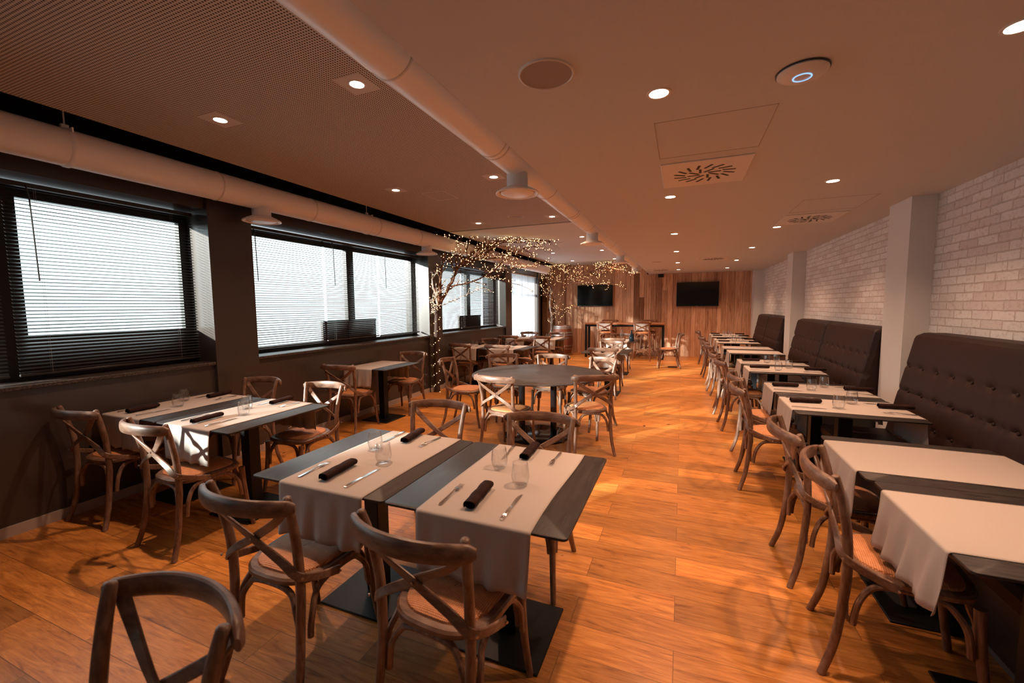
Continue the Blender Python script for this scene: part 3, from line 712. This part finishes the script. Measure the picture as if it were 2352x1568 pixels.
# pair below the first window
table(-3.845, 2.165, 0, 'wall-side black table of the pair below the first window', rx=-.03, key=3, rl='shaded beige runner on wall-side table below the first window', group=G2)
table(-3.064, 2.165, 0, 'outer black table of the pair below the first window', rx=-.03, key=4, rl='brightly lit runner on outer table below the first window', group=G2)
setting(-3.875, 2.165, 0, 'of wall-side table below first window', ('on front end', 'on far end'), seed=3)
setting(-3.095, 2.165, 0, 'of outer table below first window', ('on front end', 'on far end'), seed=4)
# single table below the second window
table(-3.83, 4.66, 0, 'small single black table below the second window', TS, rx=-.09, key=5, rl='bare beige runner on small table below the second window', L=.77, W=.46)
# round table
t = thing('round_table', 'large round dark table with black pedestal, six chairs around it', 'table', (-1.58, 4.70, 0))
link('table_top', MB().lathe([(.0001, .737), (.772, .737), (.78, .740), (.78, .748), (.776, .750), (.0001, .750)], 72), 'table_round', t)
for a in (-.19, .19): link('column', MB().tube([(a*cos(yaw), a*sin(yaw), .012), (a*cos(yaw), a*sin(yaw), .725)], .038, 24), 'black_gloss', t)
link('base_plate', MB().lathe([(.0001, 0), (.40, 0), (.40, .008), (.392, .013), (.0001, .014)], 56), 'black_gloss', t)
link('top_bracket', MB().box(-.28, .28, -.05, .05, .723, .737), 'black_metal', t, smooth=False)
# pairs further along the window wall
table(-3.82, 7.50, 0, 'wall-side black table of the pair below the third window', rx=-.03, key=6, rl='dim beige runner on wall-side table below the third window', group=G2)
table(-3.038, 7.50, 0, 'outer black table of the pair below the third window', rx=-.05, key=7, rl='bright runner on outer table below the third window', group=G2)
setting(-3.85, 7.50, 0, 'of wall-side table below third window', ('on front end', 'on far end'), ('napkin', 'fork', 'glass'), seed=5)
setting(-3.085, 7.50, 0, 'of outer table below third window', ('on front end', 'on far end'), ('napkin', 'fork', 'glass'), seed=6)
table(-3.76, 9.86, 0, 'wall-side black table of the pair before the sheer curtain', rx=0, key=8, rl='dim runner on wall-side table before the sheer curtain', group=G2)
table(-2.98, 9.86, 0, 'outer black table of the pair before the wooden barrel', rx=0, key=9, rl='runner on the outer table before the wooden barrel', group=G2)
setting(-3.76, 9.86, 0, 'of wall-side table before curtain', ('on front end', 'on far end'), ('napkin', 'glass'), seed=7)
setting(-2.98, 9.86, 0, 'of outer table before barrel', ('on front end', 'on far end'), ('napkin', 'glass'), seed=8)
# two single tables in the middle
table(-1.20, 7.43, 0, 'single black table behind the round table, white-lit runner across', rx=0, key=10, rl='white-lit runner on the single table behind the round table', W=.44)
setting(-1.20, 7.43, 0, 'of single table behind round table', ('on front end', 'on far end'), ('napkin', 'fork'), seed=9)
table(-1.31, 9.70, 0, 'single black table with bottles, in front of the bar stools', rx=0, key=11, rl='runner on the single table with bottles before the bar stools', W=.44)
# banquette tables
NTH = ('first', 'second', 'third', 'fourth', 'fifth', 'sixth', 'seventh', 'eighth', 'ninth', 'tenth', 'eleventh', 'twelfth')
TY = [1.965, 2.675, 3.93, 4.645, 5.92, 6.63, 7.97, 8.72, 9.95, 10.66, 11.72, 12.43]
DX = [.02, .0, 0, 0, -.03, -.035, -.05, -.07, -.09, -.09, -.09, -.09]
for i, y in enumerate(TY):
    nm = NTH[i]+' banquette table from the front'
    bare = i in (0, 1, 6, 7)
    x = 1.185+DX[i]
    table(x, y, -90, 'black pedestal table by the banquette, %s from the front%s' % (NTH[i], ', runner only' if bare else ', laid'), TS, rx=.0, key=20+i % 5, rl='beige runner over the %s' % nm, L=.77, W=.50, group='black tables along the brown banquette', skew=.05 if i == 6 else 0, wr=1.6 if i in (0, 1) else .8)
    if not bare: setting(x, y, -90, 'on the %s' % nm, ('at aisle end', 'at wall end'), ('napkin', 'fork', 'knife', 'glass') if i < 6 else ('napkin', 'glass'), seed=20+i, rs=.98, wx=1.25)

# ------------------------------------------------------------------ chairs
g = 'cross-back chairs at the near centre tables'
chair(-1.54, 1.32, 1, 'cross-back chair pushed under the left near centre table, back to camera', g)
chair(-.775, 1.33, -4, 'cross-back chair pushed under the right near centre table, back to camera', g)
chair(-1.118, .292, 181, 'empty chair back cropped by the bottom left edge of the photo', g)
chair(-1.60, 2.30, 184, 'pale-lit chair at the far side of the left near centre table', g)
chair(-.80, 2.21, 183, 'brown chair at the far side of the right near centre table', g)
g = 'cross-back chairs below the first window'
chair(-3.05, 1.77, -3, 'chair facing away at the outer table below the first window', g)
chair(-3.95, 1.80, 3, 'leftmost chair, in shadow by the baseboard below the first window', g)
chair(-3.83, 2.60, 183, 'dim chair between the pier and the wall-side laid table', g)
chair(-3.02, 2.60, 181, 'bright white-lit chair at far side of outer table below first window', g)
g = 'cross-back chairs below the second window'
chair(-3.90, 4.16, 6, 'dark chair on the near side of the small table below second window', g)
chair(-3.80, 5.10, 186, 'chair on the far side of the small table, before the tree trunk', g)
g = 'cross-back chairs around the round table'
chair(-2.62, 4.86, -82, 'chair at the left side of the round table, seen sideways', g)
chair(-1.69, 4.05, -10, 'pale chair nearest the camera at the round table, back to camera', g)
chair(-2.24, 5.32, 215, 'chair at the far left of the round table', g)
chair(-1.66, 5.42, 186, 'bright chair at the far side of the round table, middle', g)
chair(-1.08, 5.30, 150, 'grey-lit chair at the far right of the round table', g)
chair(-.93, 4.42, 30, 'brown chair at the right front of the round table, beside the aisle', g)
g = 'cross-back chairs below the third window'
chair(-3.86, 7.20, -3, 'dim chair near side of wall-side table below the third window', g, True)
chair(-3.09, 7.13, 3, 'white-lit chair near side of outer table below the third window', g, True)
chair(-3.80, 7.90, 182, 'dim chair far side of wall-side table below the third window', g, True)
chair(-3.00, 7.93, 188, 'tan chair far side of outer table below the third window', g, True)
g = 'cross-back chairs before the sheer curtain'
chair(-3.86, 9.42, 10, 'dim chair near side of wall-side table before the curtain', g, True)
chair(-3.02, 9.40, 4, 'chair with back to camera at the table before the barrel', g, True)
chair(-3.76, 10.28, 184, 'chair at far side of table, right in front of the sheer curtain', g, True)
chair(-2.99, 10.24, 180, 'chair at far side of table, right in front of the barrel', g, True)
g = 'cross-back chairs at the two single tables'
chair(-1.22, 7.17, 6, 'white-lit chair near side of single table behind the round table', g, True)
chair(-1.22, 7.88, 184, 'white-lit chair far side of single table behind the round table', g, True)
chair(-1.36, 9.28, 4, 'pale chair near side of the single table with bottles', g, True)
chair(-1.35, 10.20, 182, 'brown chair far side of the single table with bottles', g, True)
chair(-.30, 11.02, 98, 'lone chair standing sideways on the open floor by the bar', 'lone chair on the open floor', True)
g = 'cross-back chairs along the banquette tables'
VY = [2.18, 2.81, 4.06, 4.68, 5.86, 6.66, 8.02, 8.70, 9.93, 12.05]
VX = [.88, .85, .76, .80, .75, .73, .73, .73, .70, .70]
for i, (x, y) in enumerate(zip(VX, VY)):
    chair(x, y, -90+((-8, 2, -2, 3, 2, -4, 5, 0, 3, -2)[i]), 'aisle-side chair facing the banquette, %s from the front of the row' % NTH[i], g, i > 5)

# ------------------------------------------------------------------ banquette
def banquette(y0, y1, label, face=1.66, backtop=1.90):
    t = thing('banquette', label, 'banquette', (0, y0, 0), 0, 'brown buttoned banquettes along the brick wall'); L = y1-y0
    m = MB(); NY, NZ = int(L/.022), 34; xb = XR-.14
    zA, zB = .44, 1.30; rows = []
    bp = .205; nb = int(L/bp); rowz = (.62, .82, 1.02)
    for j in range(NZ+1):
        v = j/NZ; z = zA+(zB-zA)*v; row = []
        for i in range(NY+1):
            y = L*i/NY; x = face+(backtop-.075-face)*v
            d = 0
            for q, rz_ in enumerate(rowz):
                off = (bp/2 if q % 2 else 0)
                yy = (y-off-bp/2) % bp; yy = min(yy, bp-yy)
                d += .020*math.exp(-(yy*yy+(z-rz_)**2)/(.022**2)) + .009*math.exp(-((z-rz_)/.010)**2)
            if rowz[0] < z < rowz[1]+.0:
                yy = (y-bp/2) % bp; yy = min(yy, bp-yy); d += .004*math.exp(-(yy/.009)**2)
            e = min(y, L-y); 
            if e < .05: x += .05-math.sqrt(max(0, .05**2-(.05-e)**2))
            if zB-z < .05: x += .05-math.sqrt(max(0, .05**2-(.05-(zB-z))**2))
            row.append((x+d, y, z))
        rows.append(row)
    m.loft(rows, False, 0, closed=False)
    # sides, top and rear shell
    A = [r[0] for r in rows]; B = [r[-1] for r in rows]
    bk = XR-.002
    m.loft([A, [(bk, 0, p[2]) for p in A]], False, 0, closed=False); m.loft([[(bk, L, p[2]) for p in B], B], False, 0, closed=False)
    m.loft([rows[-1], [(bk, p[1], zB) for p in rows[-1]]], False, 0, closed=False)
    link('backrest', m, 'leather', t)
    sb = MB()
    for q, rz_ in enumerate(rowz):
        off = (bp/2 if q % 2 else 0)
        for k in range(nb+1):
            y = bp/2+off+k*bp
            if y < L-.06:
                x = face+(backtop-.075-face)*((rz_-zA)/(zB-zA))+.016
                sb.loft([[(x+a, y+r*cos(2*pi*s/8), rz_+r*sin(2*pi*s/8)) for s in range(8)] for r, a in ((.012, 0), (.010, -.005), (.0001, -.007))], False)
    o = link('buttons', sb, 'leather', t); o['kind'] = 'stuff'
    m = MB(); m.box(1.20, face+.03, .01, L-.01, .36, .46, bev=.025); link('seat_cushion', m, 'leather', t)
    m = MB(); m.box(1.28, bk, .02, L-.02, .05, .36); link('bench_base', m, 'tvframe', t, smooth=False)
    m = MB(); m.box(1.30, bk-.02, .03, L-.03, 0, .05); link('plinth', m, 'hoop', t, smooth=False)
banquette(1.36, 2.955, 'brown buttoned banquette section at the right edge of the photo')
banquette(2.96, 4.57, 'brown buttoned banquette section just before the large grey pier')
banquette(5.30, 6.88, 'brown banquette section right behind the large grey pier')
banquette(6.885, 8.46, 'brown banquette section before the second grey pier')
banquette(9.52, 10.98, 'brown banquette section just behind the second grey pier')
banquette(10.985, 12.4, 'farthest brown banquette section near the wooden wall')

# ------------------------------------------------------------------ bar end
t = thing('bar_table', 'high wooden bar table on a black steel frame before the board wall', 'bar table', (-1.585, 12.78, 0))
link('table_top', MB().box(-1.125, 1.125, -.26, .26, .985, 1.03, bev=.004), 'bar', t)
link('apron', MB().box(-1.12, 1.12, -.25, -.20, .925, .985).box(-1.12, 1.12, .20, .25, .925, .985).box(-1.12, -1.06, -.20, .20, .925, .985).box(1.06, 1.12, -.20, .20, .925, .985), 'black_metal', t, smooth=False)
for sx in (-1.12, 1.06):
    for sy in (-.25, .19): link('leg', MB().box(sx, sx+.06, sy, sy+.06, 0, .925), 'black_metal', t, smooth=False)
for i, x in enumerate((-2.12, -1.06)):
    runner(x, 12.78, .2805, 0, 31+i, ('left', 'right')[i]+' beige runner across the high bar table', .53, .46, hang=.19)
    setting(x, 12.78, 0, 'of %s runner on high bar table' % ('left', 'right')[i], ('at front end', 'at wall end'), ('napkin',), z=1.035, seed=40+i, rs=.55)
for x, y, dg, l in ((-2.03, 12.30, -3, 'left bar stool on the room side of the high table'), (-1.03, 12.36, 2, 'right bar stool on the room side of the high table'), (-2.10, 13.16, 180, 'left bar stool between the high table and board wall'), (-.93, 13.16, 182, 'right bar stool between the high table and board wall')):
    place(ST, (x, y, 0), rad(dg), l, 'cross-back bar stools at the high table')
def tv(x0, x1, z0, z1, label, ang=0):
    t = thing('television', label, 'television', ((x0+x1)/2, YB-.09, (z0+z1)/2), rad(ang), 'wall televisions'); hx, hz = (x1-x0)/2, (z1-z0)/2
    link('housing', MB().box(-hx, hx, -.02, .035, -hz, hz, bev=.006), 'tvframe', t)
    link('screen', MB().box(-hx+.012, hx-.012, -.0225, -.019, -hz+.022, hz-.012), 'screen', t, smooth=False)
    link('wall_bracket', MB().box(-.15, .15, .034, .062, -.12, .12), 'black_metal', t, smooth=False)
    link('badge', MB().box(-.025, .025, -.0235, -.022, -hz+.007, -hz+.016), 'steel', t, smooth=False)
tv(-3.17, -2.04, 1.525, 2.20, 'left wall television behind the tips of the lit branches')
tv(-.17, .97, 1.50, 2.21, 'right wall television, nearer the brick wall, on the boards', -2)
# barrel
t = thing('wine_barrel', 'upright oak barrel with grey hoops against the board wall', 'barrel', (-3.50, 12.86, 0))
def br_r(z): u = (z-.465)/.465; return .335-.075*u*u
m = MB().lathe([(.0001, .0), (br_r(0)-.02, 0), (br_r(0), .002)]+[(br_r(.93*k/16), .93*k/16) for k in range(1, 17)]+[(br_r(.93)-.022, .93), (br_r(.93)-.026, .905), (.0001, .905)], 48); link('staves', m, 'barrel', t)
for z, h in ((.0, .06), (.19, .04), (.29, .035), (.62, .035), (.70, .04), (.875, .05), (.83, .03)):
    link('hoop', MB().lathe([(br_r(z)+.001, z), (br_r(z)+.006, z+.002), (br_r(z+h)+.006, z+h-.002), (br_r(z+h)+.001, z+h)], 48), 'hoop', t)
t = thing('fire_extinguisher', 'red fire extinguisher with yellow label beside the barrel', 'fire extinguisher', (-4.02, 12.86, 0))
link('cylinder', MB().lathe([(.0001, 0), (.075, 0), (.08, .015), (.08, .45), (.07, .50), (.03, .54), (.022, .56), (.0001, .56)], 28), 'red', t)
link('label_panel', MB().loft([[(.0815*cos(a), .0815*sin(a), z) for a in [rad(-130+10*k) for k in range(9)]] for z in (.30, .44)], False, 0, closed=False), 'yellow', t)
link('valve', MB().box(-.02, .02, -.05, .03, .56, .60, bev=.004), 'black_metal', t); link('hose', MB().tube(smooth_path([(.02, 0, .58), (.09, -.03, .56), (.105, -.03, .40), (.09, -.03, .2)]), .01, 8), 'black_metal', t)
t = thing('wall_socket', 'black socket box with a white plug on the boards above the barrel', 'socket', (-4.10, YB-.04, 1.43))
link('box', MB().box(-.05, .05, -.03, .01, -.05, .05, bev=.004), 'black_metal', t); link('plug', MB().box(-.02, .02, -.05, -.03, -.09, -.03, bev=.004), 'white', t)
o = link('door_tag', MB().box(-4.17, -4.12, 13.562, 13.60, 1.60, 1.72), 'paper', smooth=False); tag(o, 'small white card beside the dark glazed door', 'card')
t = thing('smoke_box', 'small black box high on the boards between the televisions', 'box', (-.62, YB-.03, 2.43)); link('case', MB().box(-.08, .08, -.03, .01, -.05, .05, bev=.004), 'black_metal', t)
o = link('floor_box', MB().box(-.30, -.08, 11.05, 11.13, .0005, .02, bev=.003), 'black_metal'); tag(o, 'flat black socket box on the floor under the lone chair', 'floor socket')
o = link('wine_bottle', MB().lathe([(.0001, .001), (.052, .0), (.056, .006), (.056, .06), (.045, .13), (.022, .175), (.016, .20), (.016, .235), (.020, .237), (.020, .25), (.0001, .251)], 28), 'darkglass', loc=(-1.03, 9.62, .7505)); tag(o, 'dark conical bottle on the right edge of the single table', 'bottle')
o = link('water_bottle', MB().lathe([(.0001, .001), (.04, .0), (.042, .005), (.042, .12), (.03, .17), (.013, .20), (.013, .235), (.016, .237), (.016, .25), (.014, .25), (.011, .20), (.028, .17), (.040, .12), (.040, .01), (.0001, .009)], 24), 'glass', loc=(-1.27, 9.86, ZC)); tag(o, 'clear glass bottle near the dark bottle on the single table', 'bottle')
t = thing('napkin_box', 'small black box on the pier base below the second window', 'box', (-4.19, 3.0, .80)); link('case', MB().box(-.0, .03, -.045, .045, -.03, .03, bev=.003), 'black_metal', t)

# ------------------------------------------------------------------ lit branches
def cray(px, py):
    return r_*((px-1176)/FPX)-u_*((py-784)/FPX)+f_
def at_y(px, py, y):
    d = cray(px, py); k = y/d.y; return Vector((d.x*k, y, CAM_H+d.z*k))
def grow(P, r0, r1, rn, twigs, tl, allp, depth=0, n=5, zmax=2.82):
    """one branch with its twigs as one mesh; collects points for the bulbs"""
    m = MB(); pts = smooth_path(P, 6); q = []
    for i, p in enumerate(pts):
        j = Vector((rn.uniform(-1, 1), rn.uniform(-1, 1), rn.uniform(-1, 1)))*(.010 if 0 < i < len(pts)-1 else 0); p = p+j; p.z = min(p.z, zmax); p.x = max(p.x, -4.12); p.y = min(p.y, 13.45); q.append(p)
    N1 = len(q); rr = [r0+(r1-r0)*(i/(N1-1))**.8 for i in range(N1)]
    rr = [a*1.3 for a in rr]; m.tube(q, rr, 6 if r0 > .012 else 5); allp.append((q, rr))
    def twig(s, d, L, r, lev):
        P = [s]; p = s.copy(); dd = d.normalized(); k = 5
        for _ in range(k):
            dd = (dd+Vector((rn.uniform(-.38, .38), rn.uniform(-.38, .38), rn.uniform(-.30, .34)))).normalized(); p = p+dd*(L/k); p.z = min(p.z, zmax); p.x = max(p.x, -4.17); p.y = min(p.y, 13.52); P.append(p.copy())
        R = [max(.0013, r*(1-.7*i/k)) for i in range(k+1)]
        m.tube(P, R, 4); allp.append((P, R))
        if lev > 0:
            for _ in range(rn.choice((1, 2, 3))):
                i = rn.randint(1, k-1); a = (P[i+1]-P[i]).normalized(); sd = Vector((rn.uniform(-1, 1), rn.uniform(-1, 1), rn.uniform(-.7, 1)))
                twig(P[i], a+sd*.9, L*rn.uniform(.35, .65), R[i]*.75, lev-1)
    for _ in range(int(twigs*1.9)):
        i = rn.randint(int(N1*.12), N1-2); a = (q[i+1]-q[i]).normalized(); sd = Vector((rn.uniform(-1, 1), rn.uniform(-1, 1), rn.uniform(-.6, 1)))
        twig(q[i], a*1.1+sd*.8, tl*rn.uniform(.5, 1.2), max(.0034, rr[i]*.6), rn.choice((1, 2)))
    return m
def lit_tree(name, label, loc, trunk, brs, seed, bulbs, lab2, zmax=2.82, trunkmat='trunk', twigs=11):
    rn = random.Random(seed); t = thing(name, label, 'tree', loc); o0 = Vector(loc); allp = []
    def L(m, nm, mt): m.v = [tuple(Vector(p)-o0) for p in m.v]; return link(nm, m, mt, t)
    if trunk:
        pts = smooth_path(trunk[0], 8); m = MB(); m.tube(pts, [trunk[1]*(1-.25*i/len(pts))*(1+.05*sin(i*1.9)) for i in range(len(pts))], 12); L(m, 'trunk', trunkmat)
    for P, r0, r1, tw, tl, mt in brs:
        L(grow(P, r0, r1, rn, tw, tl, allp, zmax=zmax), 'branch', mt)
    # string of bulbs wound on the wood
    s = thing('string_lights', lab2, 'fairy lights', loc)
    bm = MB(); wv = MB(); sz = .0068
    ico = [(0, 0, 1), (.894, 0, .447), (.276, .851, .447), (-.724, .526, .447), (-.724, -.526, .447), (.276, -.851, .447), (.724, .526, -.447), (-.276, .851, -.447), (-.894, 0, -.447), (-.276, -.851, -.447), (.724, -.526, -.447), (0, 0, -1)]
    fc = [(0, 1, 2), (0, 2, 3), (0, 3, 4), (0, 4, 5), (0, 5, 1), (1, 6, 2), (2, 7, 3), (3, 8, 4), (4, 9, 5), (5, 10, 1), (6, 7, 2), (7, 8, 3), (8, 9, 4), (9, 10, 5), (10, 6, 1), (6, 11, 7), (7, 11, 8), (8, 11, 9), (9, 11, 10), (10, 11, 6)]
    pos = []
    for P, R in allp:
        ln = 0; nxt = rn.uniform(0, .05); prev = None
        for i in range(len(P)-1):
            seg = (P[i+1]-P[i]); l = seg.length
            while nxt < ln+l:
                u = (nxt-ln)/l if l else 0; p = P[i]+seg*u; d = Vector((rn.uniform(-1, 1), rn.uniform(-1, 1), rn.uniform(-1, 1))).normalized(); c = p+d*(R[i]+.007); pos.append(c)
                if prev is not None and (prev-c).length < .2: wv.tube([prev, c], .0011, 3, caps=False)
                prev = c; nxt += rn.uniform(.05, .11)
            ln += l
    if trunk:
        pts = smooth_path(trunk[0], 8); prev = None
        for k in range(46):
            u = k/46; p = pts[min(int(u*len(pts)), len(pts)-1)].copy(); p.z = trunk[0][0][2]+(trunk[0][-1][2]-trunk[0][0][2])*u; a = k*1.15; c = p+Vector((cos(a), sin(a), 0))*(trunk[1]*.98+.004)
            pos.insert(0, c)
            if prev is not None: wv.tube([prev, c], .0011, 3, caps=False)
            prev = c
    NPOS = len(pos)
    if len(pos) > bulbs:
        keep = pos[:46] if trunk else []; rest = pos[46:] if trunk else pos; rn.shuffle(rest); pos = keep+rest[:bulbs-len(keep)]
    one = MB(); one.add([(x*sz, y*sz, z*sz) for x, y, z in ico], fc); me = one.mesh('bulb', 'bulb')
    pos.sort(key=lambda p: (p-Vector((0, 0, CAM_H))).length)
    for p in pos[:100]:
        o = bpy.data.objects.new('bulb', me); C.objects.link(o); o.parent = s; o.location = p-o0
    for p in pos[100:]: bm.add([(p.x-o0.x+x*sz, p.y-o0.y+y*sz, p.z-o0.z+z*sz) for x, y, z in ico], fc)
    o = link('bulbs', bm, 'bulb', s); o['kind'] = 'stuff'
    wv.v = [tuple(Vector(p)-o0) for p in wv.v]; link('wire', wv, 'wire', s)
    print(name, 'bulbs', len(pos), 'twigs', len(allp))
def zc(px, py, k=4.0): return (950+px/3.92, 480+py/3.92)
def tp(pts, y0=6.52, rate=1.5/261, off=0):
    o = []
    for px, py in pts:
        X, Y = zc(px, py); o.append(at_y(X, Y, y0+max(-.06, (X-1005)*rate)+off))
    return o
B1 = [
 (tp([(225, 880), (235, 700), (268, 450), (300, 300), (290, 215)]), .020, .004, 12, .22, 'bark'),
 (tp([(218, 870), (195, 760), (165, 650), (215, 560), (250, 470)], off=-.05), .015, .004, 8, .18, 'birch'),
 (tp([(235, 850), (300, 730), (370, 600), (410, 510), (480, 440), (640, 330), (850, 275), (1010, 245), (1150, 245), (1240, 320)]), .026, .005, 26, .30, 'bark'),
 (tp([(300, 700), (430, 680), (560, 640), (690, 575), (790, 490), (900, 400), (1060, 340), (1150, 345)]), .014, .003, 20, .28, 'bark'),
 (tp([(400, 520), (520, 470), (620, 450), (760, 440), (880, 400), (1000, 380), (1100, 430)], off=.12), .012, .003, 22, .28, 'bark'),
 (tp([(420, 500), (560, 430), (680, 370), (740, 300), (800, 230), (880, 180)], off=-.08), .011, .003, 20, .24, 'bark'),
 (tp([(470, 390), (500, 300), (520, 220), (590, 140)]), .009, .003, 9, .12, 'bark'),
 (tp([(660, 590), (760, 620), (850, 660), (980, 690), (1080, 740)]), .008, .002, 8, .2, 'bark'),
 (tp([(230, 870), (340, 830), (480, 770), (620, 710), (700, 745)], off=-.1), .009, .003, 7, .15, 'birch'),
 (tp([(215, 885), (170, 830), (140, 800)], off=-.05), .008, .003, 5, .12, 'birch'),
 (tp([(215, 890), (150, 900), (80, 925)], off=-.05), .009, .003, 5, .1, 'birch'),
 (tp([(520, 520), (700, 560), (860, 540), (1000, 525), (1130, 500)], off=.2), .009, .003, 18, .26, 'bark'),
 (tp([(380, 560), (320, 450), (350, 350), (420, 300)], off=.05), .010, .003, 14, .22, 'bark'),
 (tp([(620, 440), (700, 350), (820, 300), (960, 300), (1090, 290), (1190, 380)], off=-.1), .010, .003, 20, .28, 'bark'),
]
lit_tree('decorative_tree', 'bare branched tree with dark trunk arching from the pier to the ceiling', (-4.12, 6.50, 0), ([(-4.12, 6.50, 0), (-4.125, 6.50, .6), (-4.11, 6.51, 1.2), (-4.10, 6.52, 1.60)], .052), B1, 4, 820, 'warm fairy lights wound round the arching tree by the window')
def up(pts, y=12.75, dy=0.0):
    return [at_y(1250+px/4.704, 550+py/4.704, y+dy*max(0, px-250)/600) for px, py in pts]
B2 = [
 (up([(135, 935), (150, 900), (110, 640), (60, 480), (10, 400)]), .020, .005, 12, .35, 'bark'),
 (up([(145, 925), (155, 750), (200, 560), (235, 400), (300, 310), (250, 260)]), .018, .004, 14, .35, 'bark'),
 (up([(150, 920), (200, 820), (250, 760), (315, 700)]), .010, .003, 7, .25, 'bark'),
 (up([(200, 560), (280, 440), (350, 385), (520, 340), (700, 305), (850, 330), (930, 345)], dy=-.5), .016, .003, 30, .35, 'bark'),
 (up([(230, 480), (400, 430), (520, 380), (620, 380), (760, 300)], dy=-.4), .012, .003, 22, .33, 'bark'),
 (up([(230, 500), (380, 465), (500, 475), (660, 478), (820, 490)], dy=-.6), .009, .002, 10, .2, 'bark'),
 (up([(500, 385), (560, 330), (600, 285), (660, 235), (780, 212)], dy=-.4), .009, .003, 14, .25, 'bark'),
 (up([(75, 520), (45, 380), (60, 290), (120, 275), (180, 300)]), .012, .003, 18, .3, 'bark'),
 (up([(85, 560), (20, 380), (-70, 300), (-150, 250), (-230, 240)], dy=0), .012, .003, 20, .35, 'bark'),
 (up([(85, 650), (10, 560), (-60, 480), (-160, 430)], dy=0), .010, .003, 12, .3, 'bark'),
 (up([(200, 470), (120, 400), (60, 360), (0, 330)], y=12.6), .010, .003, 16, .3, 'bark'),
 (up([(75, 1010), (85, 850), (60, 700), (72, 560), (60, 420)], y=12.95), .030, .014, 5, .3, 'birch'),
]
lit_tree('decorative_tree', 'bare branched tree rising behind and out of the barrel', (-3.62, 12.80, .60), None, B2, 9, 720, 'warm fairy lights wound round the tree at the barrel', zmax=2.80)
print('objects', len(C.objects))
